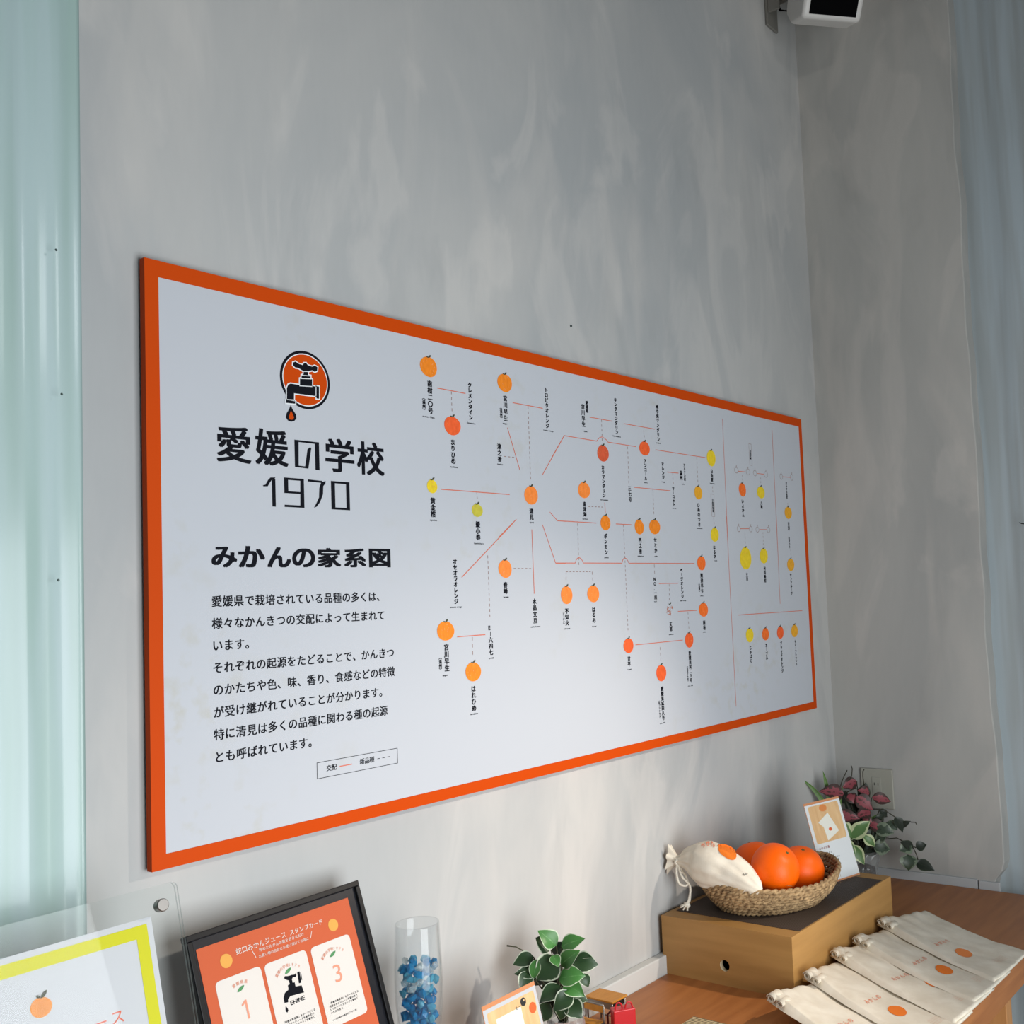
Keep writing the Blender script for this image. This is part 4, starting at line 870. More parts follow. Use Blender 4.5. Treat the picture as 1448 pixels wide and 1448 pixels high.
L2 = [('r', (590, 325), (372, 282), 125, .03), ('r', (735, 215), (608, 268), 100, .01), ('d', (770, 370), (815, 245), 100, .015), ('r', (850, 330), (735, 300), 90, .02), ('r', (865, 375), (1032, 418), 95, .02), ('r', (705, 350), (835, 465), 120, .035), ('r', (500, 505), (690, 540), 105, .05), ('r', (830, 490), (690, 525), 100, .045), ('r', (810, 620), (965, 655), 100, .035),
      ('g', (515, 560), (620, 725), 110, .055), ('g', (622, 720), (790, 590), 120, .06), ('g', (740, 700), (835, 800), 80, .06), ('g', (630, 790), (720, 950), 95, .055), ('g', (560, 740), (640, 860), 80, .05),
      ('s', (860, 650), (1015, 690), 115, .045), ('s', (830, 820), (980, 850), 115, .05), ('s', (870, 760), (960, 720), 80, .04), ('s', (1175, 800), (1065, 840), 105, .075), ('s', (1135, 880), (1125, 1005), 130, .08), ('s', (980, 600), (1060, 660), 80, .04),
      ('d', (1060, 545), (1105, 675), 85, .05), ('d', (1100, 640), (1185, 590), 48, .05), ('d', (1195, 832), (1075, 765), 70, .07), ('d', (1215, 822), (1308, 800), 75, .075), ('d', (1200, 955), (1342, 1016), 95, .085), ('d', (960, 540), (870, 550), 35, .04), ('d', (230, 870), (150, 810), 60, 0.0), ('d', (210, 920), (160, 880), 60, 0.0),
      ('d', (640, 420), (560, 330), 100, -.01), ('d', (620, 480), (660, 600), 120, .02), ('d', (760, 560), (820, 480), 110, .01), ('d', (600, 650), (520, 760), 120, .01), ('d', (820, 700), (900, 780), 130, .02), ('d', (700, 650), (620, 560), 120, .0), ('d', (680, 800), (600, 900), 120, .02), ('d', (780, 820), (860, 920), 110, .02), ('d', (560, 420), (500, 520), 90, .0), ('g', (560, 470), (520, 390), 60, .0), ('d', (720, 740), (800, 700), 130, .0), ('d', (900, 560), (950, 620), 90, .01), ('d', (640, 900), (700, 850), 120, .01),
      ('d', (560, 560), (480, 640), 120, .0), ('d', (590, 700), (660, 800), 120, .01), ('d', (700, 640), (760, 760), 120, .015), ('d', (800, 600), (720, 690), 110, .01), ('d', (860, 660), (800, 780), 110, .015), ('d', (690, 420), (620, 500), 110, .0), ('d', (760, 430), (700, 560), 100, .0), ('d', (540, 800), (600, 940), 110, .01), ('s', (780, 700), (870, 760), 110, .03), ('d', (900, 800), (860, 900), 90, .02), ('r', (640, 330), (700, 410), 90, .02), ('d', (930, 500), (1000, 560), 70, .02), ('g', (690, 830), (640, 940), 80, .045), ('d', (520, 640), (450, 560), 90, -.01), ('r', (760, 560), (840, 600), 90, .03)]
for i, (k, a, b_, w, c) in enumerate(L2):
    A = P2P(a[0], a[1], c); Bp = P2P(b_[0], b_[1], c + rnd.uniform(-0.004, 0.016))
    leaf(sets[k], A, A + (Bp - A) * 1.12, w * 1.25 / S2_, -CF_ + Vector((0, 0, 0.55)) + CR_ * rnd.uniform(-0.4, 0.4), 0.1, 0.2, 0, 0.8, i * 1.7)
    if a[0] < 1050: st.tube([P2P(740 + rnd.uniform(-40, 40), 960, 0.0), P2P((a[0] + 745) / 2 + 15, (a[1] + 945) / 2 - 30, c * 0.6), A], 0.0016, 6)
for pts_, w in (([(470, 640), (420, 390), (330, 262), (168, 150)], 48), ([(490, 620), (470, 420), (440, 260), (408, 100)], 60), ([(520, 640), (540, 420), (580, 330), (590, 250)], 30), ([(500, 700), (500, 540), (490, 430), (470, 360)], 40), ([(760, 640), (860, 560), (930, 540), (990, 520)], 30)):
    P = [P2P(x, y, 0.02) for x, y in pts_]; vs = []; uv = []
    n = 16
    for i in range(n + 1):
        t = i / n; q = 1 - t
        p = P[0] * q ** 3 + P[1] * 3 * q * q * t + P[2] * 3 * q * t * t + P[3] * t ** 3
        if i == 0: pp = p
        d = ((P[1] - P[0]) * q * q + (P[2] - P[1]) * 2 * q * t + (P[3] - P[2]) * t * t).normalized()
        s = d.cross(-CF_).normalized(); ww = w / S2_ / 2 * (min(1, 0.4 + t * 2) * (1 - t ** 3) + 0.02)
        vs += [p - s * ww, p - CF_ * -0.002, p + s * ww]; uv += [(t, 0), (t, 0.5), (t, 1)]
    sets['b'].add(vs, [(i * 3 + j, i * 3 + j + 1, i * 3 + j + 4, i * 3 + j + 3) for i in range(n) for j in (0, 1)], 0, True, uv)
for pts_ in ([(560, 265), (590, 190), (640, 100)], [(650, 200), (680, 160), (690, 90), (682, 60)], [(795, 250), (788, 170), (790, 120), (805, 100)], [(600, 320), (700, 280), (790, 285)], [(690, 420), (790, 460), (850, 580)], [(860, 480), (960, 480), (1060, 550)], [(960, 760), (1060, 745), (1110, 770)], [(1195, 820), (1225, 900), (1235, 950)], [(1190, 590), (1230, 590), (1242, 612)], [(165, 720), (120, 800), (80, 850)], [(990, 740), (900, 760), (830, 700)], [(1110, 770), (1180, 800), (1220, 830)]):
    st.tube([P2P(x, y, 0.025 + 0.05 * max(0, (x - 850) / 400)) for x, y in pts_], 0.0016, 6)
build('red_foliage', sets['r'], M_RED, PM); build('variegated_foliage', sets['g'], M_CREAMG, PM); build('patterned_foliage', sets['s'], M_SPOT, PM); build('dark_foliage', sets['d'], M_DARKL, PM); build('grass_blades', sets['b'], M_GRASS, PM); build('stems', st, plain('dark stem', (52, 50, 36), 0.6), PM)
build('vase', crumpled_pot((PX2 + 0.01, PY2, ZT), 0.040, 0.050, 0.098, 8, 0.004), clear_mat('crumpled clear film', (0.86, 0.87, 0.87, 1), 0.12, 0.1), PM)
mb = MB(); seg = 24
mb.lathe([(0.0, 0.001), (0.034, 0.001), (0.037, 0.02), (0.036, 0.045), (0.02, 0.052), (0.0, 0.05)], (PX2 + 0.01, PY2, ZT), seg); build('soil', mb, plain('dark bark soil', (42, 32, 28), 0.9, var=0.5, scale=90, bump=0.8), PM)

# ------------------------------------------------------------------ wooden box
M_BOXW = wood('golden brown painted wood', (162, 120, 66), (180, 136, 78), 6, (0.7, 0.7, 7), 0.5)
M_MATT, _nt, _b = newmat('dark brown ribbed mat')
_b.inputs['Base Color'].default_value = lin((66, 54, 46)); _b.inputs['Roughness'].default_value = 0.7
_tc = _nt.nodes.new('ShaderNodeTexCoord'); _wv = _nt.nodes.new('ShaderNodeTexWave'); _wv.inputs['Scale'].default_value = 60; _wv.bands_direction = 'Y'
_bp = _nt.nodes.new('ShaderNodeBump'); _bp.inputs['Strength'].default_value = 0.5; _bp.inputs['Distance'].default_value = 0.001
_nt.links.new(_tc.outputs['Object'], _wv.inputs['Vector']); _nt.links.new(_wv.outputs['Fac'], _bp.inputs['Height']); _nt.links.new(_bp.outputs['Normal'], _b.inputs['Normal'])
X0, X1, Y0, Y1 = 1.237, 1.789, -0.358, -0.014; Z0, Z1 = ZT, 0.8532
BXO = thing('wooden_box', ((X0 + X1) / 2, (Y0 + Y1) / 2, Z0), 'golden brown wooden box with a round finger hole and dark top, carrying the fruit basket', 'box')
mb = MB(); th = 0.012
mb.box(X0 + 0.0004, X1, Y0, Y0 + th, Z0, Z1).box(X0 + 0.0004, X1, Y1 - th, Y1, Z0, Z1).box(X1 - th, X1, Y0 + th, Y1 - th, Z0, Z1)
mb.box(X0 + 0.0004, X0 + th - 0.0004, Y0 + th, Y1 - th, Z1 - 0.006, Z1)
mb.box(X0 + th, X1 - th, Y0 + th, Y1 - th, Z0, Z0 + 0.008).box(X0 + th - 0.001, X1 - th, Y0 + th, Y1 - th, Z1 - 0.008, Z1)
# left end with the hole cut through
hy, hz, hr = -0.184, 0.7645, 0.0125
for x, flip in ((X0, 1), (X0 + th, 0)):
    bm = bmesh.new()
    q = [bm.verts.new((x, y, z)) for y, z in ((Y0, Z0), (Y1, Z0), (Y1, Z1), (Y0, Z1))]
    c = [bm.verts.new((x, hy + hr * cos(2 * pi * k / 32), hz + hr * sin(2 * pi * k / 32))) for k in range(32)]
    es = [bm.edges.new((l[i], l[(i + 1) % len(l)])) for l in (q, c) for i in range(len(l))]
    bmesh.ops.triangle_fill(bm, edges=es, use_beauty=True, normal=(-1, 0, 0))
    mb.bm(bm)
vs = [(X0 + th * k, hy + hr * cos(2 * pi * i / 32), hz + hr * sin(2 * pi * i / 32)) for k in (0, 1) for i in range(32)]
mb.add(vs, [(i, (i + 1) % 32, 32 + (i + 1) % 32, 32 + i) for i in range(32)], 1, True)
build('body', mb, [M_BOXW, plain('pale hole edge', (206, 190, 158), 0.6)], BXO)
build('top_mat', MB().box(1.281, 1.742, -0.3535, -0.028, Z1 + 0.0001, Z1 + 0.0012), M_MATT, BXO)

# ------------------------------------------------------------------ basket
M_ROPE = plain('twisted seagrass rope', (112, 86, 56), 0.8, rgb2=(196, 164, 120), scale=110, stretch=(1, 1, 1), bump=0.8, detail=5)
BC = Vector((1.447, -0.196, Z1 + 0.0015)); BA = Vector((0.919, -0.394, 0)); BP = Vector((0.394, 0.919, 0))
BK = thing('basket', BC, 'oval woven seagrass basket holding oranges and a cloth pouch on the wooden box', 'basket')
mb = MB(); rows = 8
for k in range(rows):
    t = k / (rows - 1)
    q = 0.74 + 0.26 * sin(t * pi / 2)
    pts = []; n = 150
    for i in range(n + 1):
        a = 2 * pi * i / n
        hh = (0.053 + 0.022 * cos(a) ** 2 * (1.0 if cos(a) > 0 else 0.75)) * t + 0.006
        wob = 0.0012 * sin(9 * a + k)
        pts.append(BC + BA * ((0.182 * q + wob) * cos(a)) + BP * ((0.132 * q + wob) * sin(a)) + Vector((0, 0, hh)))
    # two strands twisted round each other
    for ph in (0, pi):
        tw = []
        for i, p in enumerate(pts):
            b_ = 2 * pi * 30 * i / n + ph + k * 1.3
            rad = (p - BC); rad.z = 0; rad.normalize()
            tw.append(p + rad * (0.0030 * cos(b_)) + Vector((0, 0, 0.0030 * sin(b_))))
        mb.tube(tw, 0.0042, 6, 0, False)
# floor and lining of the basket
vs = []; n = 60
for t, hh in ((0.0, 0.003), (0.5, 0.003), (0.735, 0.005), (0.97, 0.045)):
    for i in range(n):
        a = 2 * pi * i / n; vs.append(BC + BA * (0.182 * t * cos(a)) + BP * (0.132 * t * sin(a)) + Vector((0, 0, hh)))
mb.add(vs, [(j * n + i, j * n + (i + 1) % n, (j + 1) * n + (i + 1) % n, (j + 1) * n + i) for j in range(3) for i in range(n)], 0, True)
build('woven_rope', mb, M_ROPE, BK)
rnd = random.Random(3); mb = MB()
for i in range(38):
    a = rnd.random() * 6.28; q = 1.01
    p = BC + BA * (0.186 * q * cos(a)) + BP * (0.136 * q * sin(a)) + Vector((0, 0, rnd.uniform(0.035, 0.075)))
    d = Vector((rnd.uniform(-1, 1), rnd.uniform(-1, 1), rnd.uniform(-0.6, 0.8))).normalized() * rnd.uniform(0.006, 0.013)
    mb.tube([p, p + d * 0.5 + Vector((0, 0, 0.001)), p + d], 0.0004, 4)
build('loose_fibres', mb, M_ROPE, BK)

# ------------------------------------------------------------------ oranges
M_PEEL, _nt, _b = newmat('orange peel')
_b.inputs['Base Color'].default_value = lin((252, 100, 0)); _b.inputs['Specular IOR Level'].default_value = 0.3; _b.inputs['Roughness'].default_value = 0.42; _b.inputs['Subsurface Weight'].default_value = 0.08; _b.inputs['Subsurface Radius'].default_value = (0.02, 0.008, 0.002); _b.inputs['Subsurface Scale'].default_value = 0.3
_tc = _nt.nodes.new('ShaderNodeTexCoord'); _vo = _nt.nodes.new('ShaderNodeTexVoronoi'); _vo.inputs['Scale'].default_value = 420
_bp = _nt.nodes.new('ShaderNodeBump'); _bp.inputs['Strength'].default_value = 0.22; _bp.inputs['Distance'].default_value = 0.0008
_nt.links.new(_tc.outputs['Object'], _vo.inputs['Vector']); _nt.links.new(_vo.outputs['Distance'], _bp.inputs['Height']); _nt.links.new(_bp.outputs['Normal'], _b.inputs['Normal'])
M_CALYX = plain('dry green calyx', (84, 88, 40), 0.7)
def orange(c, r, up, label, squash=0.92):
    c = Vector(c); up = Vector(up).normalized()
    root = thing('orange', c - Vector((0, 0, r * squash)), label, 'orange', None)
    R3 = up.to_track_quat('Z', 'Y').to_matrix()
    mb = MB(); seg, rows = 44, 30; vs = []
    for i in range(rows + 1):
        th_ = pi * i / rows
        for k in range(seg):
            a = 2 * pi * k / seg
            rr = r * (1 + 0.010 * sin(2 * a + c.x * 40) + 0.006 * sin(5 * a))
            z = cos(th_) * r * squash
            if i < 5: z -= r * 0.05 * (1 - i / 5) ** 2
            vs.append(c + R3 @ Vector((rr * sin(th_) * cos(a), rr * sin(th_) * sin(a), z)))
    mb.add(vs, [(i * seg + k, i * seg + (k + 1) % seg, (i + 1) * seg + (k + 1) % seg, (i + 1) * seg + k) for i in range(rows) for k in range(seg)], 0, True)
    build('peel', mb, M_PEEL, root)
    mb = MB(); top = c + up * (r * squash - r * 0.048)
    vs = [top + up * 0.0022]; n = 20
    for k in range(n):
        a = 2 * pi * k / n; q = r * (0.085 if k % 4 < 2 else 0.045)
        vs.append(top + R3 @ Vector((q * cos(a), q * sin(a), 0.0012)))
    for k in range(n):
        a = 2 * pi * k / n; vs.append(top + R3 @ Vector((r * 0.03 * cos(a), r * 0.03 * sin(a), -0.002)))
    mb.add(vs, [(0, 1 + k, 1 + (k + 1) % n) for k in range(n)] + [(1 + k, 1 + n + k, 1 + n + (k + 1) % n, 1 + (k + 1) % n) for k in range(n)])
    build('calyx', mb, M_CALYX, root)
tv = -CF_
orange((1.3930, -0.2392, 0.9512), 0.0588, tv * 0.42 + CR_ * 0.50 + Vector((0, 0, 0.72)), 'large orange at the front of the basket, resting on the two behind it', 0.96)
orange((1.5062, -0.2470, 0.9245), 0.0575, tv * 0.30 + CR_ * 0.12 + Vector((0, 0, 1.0)), 'orange at the right end of the basket, beside the tall card', 0.94)
orange((1.5010, -0.1215, 0.9240), 0.0580, tv * -0.3 + CR_ * -0.2 + Vector((0, 0, 1.0)), 'orange at the back of the basket, mostly hidden behind the front one', 0.94)

# ------------------------------------------------------------------ drawstring pouch
M_CLOTH, _nt, _b = newmat('unbleached cotton')
def cloth_mat(nt, b, c1, c2):
    N = nt.nodes.new; L = nt.links.new
    tc = N('ShaderNodeTexCoord'); n = N('ShaderNodeTexNoise'); n.inputs['Scale'].default_value = 26; n.inputs['Detail'].default_value = 5
    w = N('ShaderNodeTexNoise'); w.inputs['Scale'].default_value = 900; w.inputs['Detail'].default_value = 1
    L(tc.outputs['Object'], n.inputs['Vector']); L(tc.outputs['Object'], w.inputs['Vector'])
    r = N('ShaderNodeValToRGB'); r.color_ramp.elements[0].position = 0.35; r.color_ramp.elements[1].position = 0.65
    r.color_ramp.elements[0].color = lin(c1); r.color_ramp.elements[1].color = lin(c2); L(n.outputs['Fac'], r.inputs['Fac']); L(r.outputs['Color'], b.inputs['Base Color'])
    ad = N('ShaderNodeMath'); ad.operation = 'MULTIPLY_ADD'; L(n.outputs['Fac'], ad.inputs[0]); ad.inputs[1].default_value = 3; L(w.outputs['Fac'], ad.inputs[2])
    bp = N('ShaderNodeBump'); bp.inputs['Strength'].default_value = 0.35; bp.inputs['Distance'].default_value = 0.0015
    L(ad.outputs[0], bp.inputs['Height']); L(bp.outputs['Normal'], b.inputs['Normal']); b.inputs['Roughness'].default_value = 0.85; b.inputs['Specular IOR Level'].default_value = 0.2
cloth_mat(_nt, _b, (224, 214, 196), (236, 228, 212))
M_CORD = plain('cotton cord', (232, 224, 208), 0.85, var=0.08, scale=300, bump=0.5)
M_INKO = plain('orange fabric ink', (236, 120, 22), 0.8); M_INKR = plain('pale red fabric ink', (232, 124, 84), 0.8); M_INKO2 = plain('soft orange fabric ink', (232, 134, 66), 0.8)
PO = thing('drawstring_pouch', (1.30, -0.13, 0.918), 'stuffed white drawstring pouch lying over the rim of the basket', 'pouch')
AX = [((1.2850, -0.0290, 0.972), 0.011), ((1.2870, -0.0420, 0.972), 0.013), ((1.2930, -0.0600, 0.974), 0.028), ((1.2990, -0.0820, 0.972), 0.043), ((1.3000, -0.1080, 0.9685), 0.052), ((1.3030, -0.1350, 0.963), 0.052), ((1.3060, -0.1620, 0.955), 0.047), ((1.3060, -0.1900, 0.945), 0.041), ((1.3060, -0.2150, 0.934), 0.032), ((1.3070, -0.2360, 0.924), 0.020), ((1.3080, -0.2480, 0.918), 0.006)]
def catm(L, n):
    out = []
    for i in range(len(L) - 1):
        p0, p1, p2, p3 = L[max(i - 1, 0)], L[i], L[i + 1], L[min(i + 2, len(L) - 1)]
        for k in range(n):
            t = k / n
            out.append(tuple(0.5 * (2 * p1[j] + (p2[j] - p0[j]) * t + (2 * p0[j] - 5 * p1[j] + 4 * p2[j] - p3[j]) * t * t + (3 * p1[j] - p0[j] - 3 * p2[j] + p3[j]) * t ** 3) for j in range(len(p1))))
    return out + [tuple(L[-1])]
ring = catm([a + (r,) for a, r in AX], 5)
seg = 56; vs = []
for i, (x, y, z, r) in enumerate(ring):
    t = i / (len(ring) - 1); c = Vector((x, y, z))
    d = (Vector(ring[min(i + 1, len(ring) - 1)][:3]) - Vector(ring[max(i - 1, 0)][:3])).normalized()
    s = d.cross(Vector((0, 0, 1))).normalized(); u = s.cross(d)
    for k in range(seg):
        a = 2 * pi * k / seg
        fold = (0.16 * max(0, 1 - t * 3.2) + 0.03) * sin(11 * a + 3 * t) + 0.05 * mnoise.noise((cos(a) * 2, sin(a) * 2, t * 5)) + 0.05 * mnoise.noise((cos(a) * 5, sin(a) * 5, t * 9 + 4))
        vs.append(c + (s * cos(a) * 0.92 + u * sin(a)) * (r * (1 + fold)))
mb = MB(); nr = len(ring)
mb.add(vs, [(i * seg + k, i * seg + (k + 1) % seg, (i + 1) * seg + (k + 1) % seg, (i + 1) * seg + k) for i in range(nr - 1) for k in range(seg)] + [tuple((nr - 1) * seg + k for k in range(seg))], 0, True)
pouch_mb = mb
build('cloth_body', mb, M_CLOTH, PO)
mb = MB(); vs = []; rows = 7
nd = Vector((-0.10, 0.62, 0.10)).normalized(); s = nd.cross(Vector((0, 0, 1))).normalized(); u = s.cross(nd)
for i in range(rows):
    t = i / (rows - 1)
    for k in range(40):
        a = 2 * pi * k / 40; r = 0.010 + 0.013 * t; r *= 1 + 0.34 * t * sin(7 * a) + 0.12 * t * sin(3 * a + 1)
        vs.append(Vector((1.2850, -0.0330, 0.972)) + nd * (0.022 * t) + s * (r * cos(a) * 0.6) + u * (r * sin(a) * 1.25))
mb.add(vs, [(i * 40 + k, i * 40 + (k + 1) % 40, (i + 1) * 40 + (k + 1) % 40, (i + 1) * 40 + k) for i in range(rows - 1) for k in range(40)], 0, True)
build('gathered_mouth', mb, M_CLOTH, PO)
mb = MB()
K0 = Vector((1.283, -0.036, 0.968))
mb.tube([K0 + Vector((0.0, 0.002, 0.012)), K0 + Vector((-0.013, -0.002, 0.002)), K0 + Vector((-0.002, -0.006, -0.012)), K0 + Vector((0.012, -0.002, -0.004)), K0 + Vector((0.006, 0.0, 0.010)), K0 + Vector((-0.012, -0.004, 0.005))], 0.0026, 8)
for pts_ in ([(0, 0, 0), (-0.018, -0.008, -0.02), (-0.016, -0.014, -0.045), (0.004, -0.022, -0.052), (0.008, -0.016, -0.03), (-0.004, -0.012, -0.02)], [(-0.004, -0.004, -0.004), (-0.008, -0.016, -0.03), (0.010, -0.026, -0.055), (0.006, -0.024, -0.085), (-0.002, -0.02, -0.098)], [(0, -0.003, -0.004), (0.010, -0.012, -0.03), (0.018, -0.020, -0.06), (0.012, -0.022, -0.088), (0.004, -0.021, -0.097)]):
    P = catm([tuple(K0 + Vector(p)) for p in pts_], 6); mb.tube(P, 0.0026, 8)
build('drawstring', mb, M_CORD, PO)
mb = MB(); kc = K0 + Vector((0.001, -0.0205, -0.098))
bm = bmesh.new(); bmesh.ops.create_uvsphere(bm, u_segments=14, v_segments=10, radius=0.0075)
for v in bm.verts: v.co = kc + Vector((v.co.x * 1.1, v.co.y * 1.1, v.co.z)) * (1 + 0.14 * sin(v.co.x * 900 + v.co.z * 700))
mb.bm(bm, 0, True)
rnd = random.Random(2)
for i in range(26):
    e = kc + Vector((rnd.uniform(-0.018, 0.004), rnd.uniform(-0.012, 0.012), rnd.uniform(-0.011, 0.0)))
    mb.tube([kc, (kc + e) / 2 + Vector((0, 0, 0.002)), e], 0.0013, 5)
build('tassel', mb, M_CORD, PO)
bvh = BVHTree.FromPolygons([Vector(p) for p in pouch_mb.v], pouch_mb.f)
def project(mbsrc, O, r, u, d, lift=0.0012):
    out = MB()
    for (x, y), in [((p[0], p[1]),) for p in mbsrc.v]:
        p = O + r * x + u * y
        h = bvh.ray_cast(p - d * 0.3, d)
        out.v.append(tuple((h[0] + h[1] * lift * (1 if h[1].dot(d) < 0 else -1)) if h[0] else p))
    out.f, out.m, out.sm = mbsrc.f, mbsrc.m, mbsrc.sm
    return out
def grid_glyphs(draw):
    m_ = MB(); draw(m_); return m_
flat = lambda x, y: (x * 0.001, y * 0.001, 0)
vd = Vector(_f)
def ellgrid(m_, x, y, w, h, rot):
    n, rr = 32, 6; v = [flat(x, y)]
    for j in range(1, rr + 1):
        for k in range(n):
            a = 2 * pi * k / n; ex, ey = w / 2 * j / rr * cos(a), h / 2 * j / rr * sin(a)
            v.append(flat(x + ex * cos(rot) - ey * sin(rot), y + ex * sin(rot) + ey * cos(rot)))
    f = [(0, 1 + k, 1 + (k + 1) % n) for k in range(n)] + [(1 + j * n + k, 1 + (j + 1) * n + k, 1 + (j + 1) * n + (k + 1) % n, 1 + j * n + (k + 1) % n) for j in range(rr - 1) for k in range(n)]
    m_.add(v, f)
CRr = Vector(_r); CUu = -Vector(_d)
PB = Vector((1.3030, -0.1350, 0.963))
g = grid_glyphs(lambda m_: ellgrid(m_, 22, 42, 44, 20, radians(-22)))
build('orange_print', project(g, PB, CRr, CUu, vd), M_INKO, PO)
def txt(m_):
    for i, ch in enumerate('みかん'):
        put_glyph(m_, lambda x, y: flat(x, y), ch, -38 + 11 * i, 47 + (5 if i else 0) - 1.0 * i, 10, 10, 0.0)
build('red_lettering', project(grid_glyphs(txt), PB, CRr, CUu, vd), M_INKR, PO)
def txt2(m_):
    put_glyph(m_, lambda x, y: flat(x, y), 'み', 52, 0, 7, 7, 0.0); put_glyph(m_, lambda x, y: flat(x, y), 'か', 59, 2, 6, 6, 0.0)
build('black_lettering', project(grid_glyphs(txt2), PB, CRr, CUu, vd), M_INK, PO)

# ------------------------------------------------------------------ folded cotton bags
BAGS = [(1.517, 1.668, 0), (1.380, 1.518, 1), (1.262, 1.408, 2), (1.118, 1.256, 3), (0.972, 1.108, 4)]
BLAB = ['folded cream cotton bag nearest the side wall, uppermost of the overlapping row', 'folded cream cotton bag second from the side wall, tucked under the uppermost one', 'middle one of the five overlapping cream cotton bags, only a sliver of its dot showing', 'folded cream cotton bag, fourth from the side wall, beside the corner of the wooden box', 'folded cream cotton bag nearest the camera, cut off by the lower edge of the view']
BW_ = 0.238
for xf, xb, k in BAGS:
    A = Vector((xf, -0.700, 0)); B = Vector((xb, -0.366, 0)); side = Vector((0.990, -0.06, 0)) if k else Vector((0.985, -0.09, 0))
    rnd = random.Random(20 + k); sd = k * 3.7
    def surf(u, v, top=True, A=A, B=B, side=side, sd=sd, k=k):
        """u: 0 at the counter's front edge .. 1 at the rolled end; v: 0 left .. 1 right (in metres over the width)"""
        q = v / BW_
        p = A.lerp(B, u) + side * v
        if u < 0.02: pass
        lift = 0.0015 + (0.008 + 0.034 * u ** 1.5) * max(0, 1 - q) ** 1.2
        thick = 0.0050 + 0.019 * max(0, (u - 0.3) / 0.7) ** 1.5
        edge = min(1, q / 0.03, (1 - q) / 0.03); edge = sqrt(max(0, 1 - (1 - edge) ** 2))
        endr = min(1, (1 - u) / 0.06); endr = sqrt(max(0, 1 - (1 - endr) ** 2))
        fr = min(1, (u + 0.02) / 0.03); fr = sqrt(max(0, 1 - (1 - min(1, fr)) ** 2))
        wr = 0.0034 * mnoise.noise((u * 5 + sd, q * 3.2, sd)) * (0.4 + u) + 0.0022 * abs(mnoise.noise((u * 3.0 + q * 5, q * 7 - u * 3, sd + 5))) + 0.0016 * sin(q * 26 + 7 * u + sd) * max(0, u - 0.45) * 2
        zz = ZT + lift
        if top: zz += thick * edge * endr * max(0.25, fr) + wr * edge
        # the front hem sags a little over the edge
        p = Vector((p.x, max(p.y, YF - 0.004 if u < 0.03 else -9), zz))
        p.x += 0.004 * mnoise.noise((u * 4, sd, 0)) ; p.y += (0.004 * sin(q * 5 + sd)) * u
        return p
    root = thing('cotton_bag', (A + B) / 2 + side * BW_ / 2 + Vector((0, 0, ZT)), BLAB[k], 'cloth bag', 'folded cotton bags on the counter')
    mb = MB(); nu, nv = 44, 34; vs = []
    for lay in (True, False):
        for i in range(nu + 1):
            for j in range(nv + 1): vs.append(surf(i / nu, BW_ * j / nv, lay))
    c = nv + 1; o2 = (nu + 1) * c
    fs = [(i * c + j, i * c + j + 1, (i + 1) * c + j + 1, (i + 1) * c + j) for i in range(nu) for j in range(nv)]
    fs += [tuple(o2 + q for q in f[::-1]) for f in fs]
    bd = [j for j in range(nv + 1)] + [i * c + nv for i in range(1, nu + 1)] + [nu * c + j for j in range(nv - 1, -1, -1)] + [i * c for i in range(nu - 1, 0, -1)]
    fs += [(bd[i], bd[(i + 1) % len(bd)], o2 + bd[(i + 1) % len(bd)], o2 + bd[i])[::-1] for i in range(len(bd))]
    mb.add(vs, fs, 0, True)
    build('cloth', mb, M_CLOTH, root)
    # layers of the rolled end showing at the left corner
    mb = MB()
    ec = surf(0.94, 0.0, False); d_ = side.normalized(); e_ = (B - A).normalized()
    for q, (du, dz, rr) in enumerate(((-0.002, 0.0125, 0.0100), (-0.030, 0.0098, 0.0080))):
        P0 = ec + e_ * (du + 0.006) + Vector((0, 0, dz))
        pts_ = []
        for i in range(26):
            a = i / 25 * 2 * pi * 1.6; r_ = rr * (1 - 0.55 * i / 25)
            pts_.append((P0 + e_ * (r_ * cos(a) * 1.5) + Vector((0, 0, r_ * sin(a) * 0.9))))
        vs = [p - d_ * 0.0045 for p in pts_] + [p + d_ * 0.03 for p in pts_]
        mb.add(vs, [(i, i + 1, 26 + i + 1, 26 + i) for i in range(25)], 0, True)
    ro = build('rolled_end', mb, M_CLOTH, root)
    so = ro.modifiers.new('thickness', 'SOLIDIFY'); so.thickness = 0.0016
    # print: soft orange dot and a short word, lying on the cloth
    ax = (B - A).length
    def onbag(x, y, lift=0.0009):
        """x metres along the bag from the front edge, y metres across from its left edge"""
        p = surf(x / ax, min(max(y, 0), BW_)); return p + Vector((0, 0, lift))
    mb = MB(); n, rr = 40, 7
    cx, cy = 0.128, (0.082, 0.094, 0.128, 0.084, 0.082)[k]; v = [onbag(cx, cy)]
    for j in range(1, rr + 1):
        for i in range(n): v.append(onbag(cx + 0.023 * j / rr * cos(2 * pi * i / n), cy + 0.0235 * j / rr * sin(2 * pi * i / n)))
    mb.add(v, [(0, 1 + i, 1 + (i + 1) % n) for i in range(n)] + [(1 + j * n + i, 1 + (j + 1) * n + i, 1 + (j + 1) * n + (i + 1) % n, 1 + j * n + (i + 1) % n) for j in range(rr - 1) for i in range(n)], 0, True)
    build('orange_dot', mb, M_INKO if k in (1, 2, 3) else M_INKO2, root)
    mb = MB()
    for i, ch in enumerate('みかんの'):
        put_glyph(mb, lambda x, y: tuple(onbag(0.192 + y * 0.001, 0.040 + x * 0.001)), ch, i * 18.5, -8, 15, 17, 0.0)
    build('red_lettering', mb, M_INKR, root)
    mb = MB()
    for r_ in range(4):
        for i, ch in enumerate('愛媛の学校みかん'): put_glyph(mb, lambda x, y: tuple(onbag(0.052 + y * 0.001, 0.10 + x * 0.001)), ch, i * 6.2, -r_ * 6.5, 5, 5, 0.0)
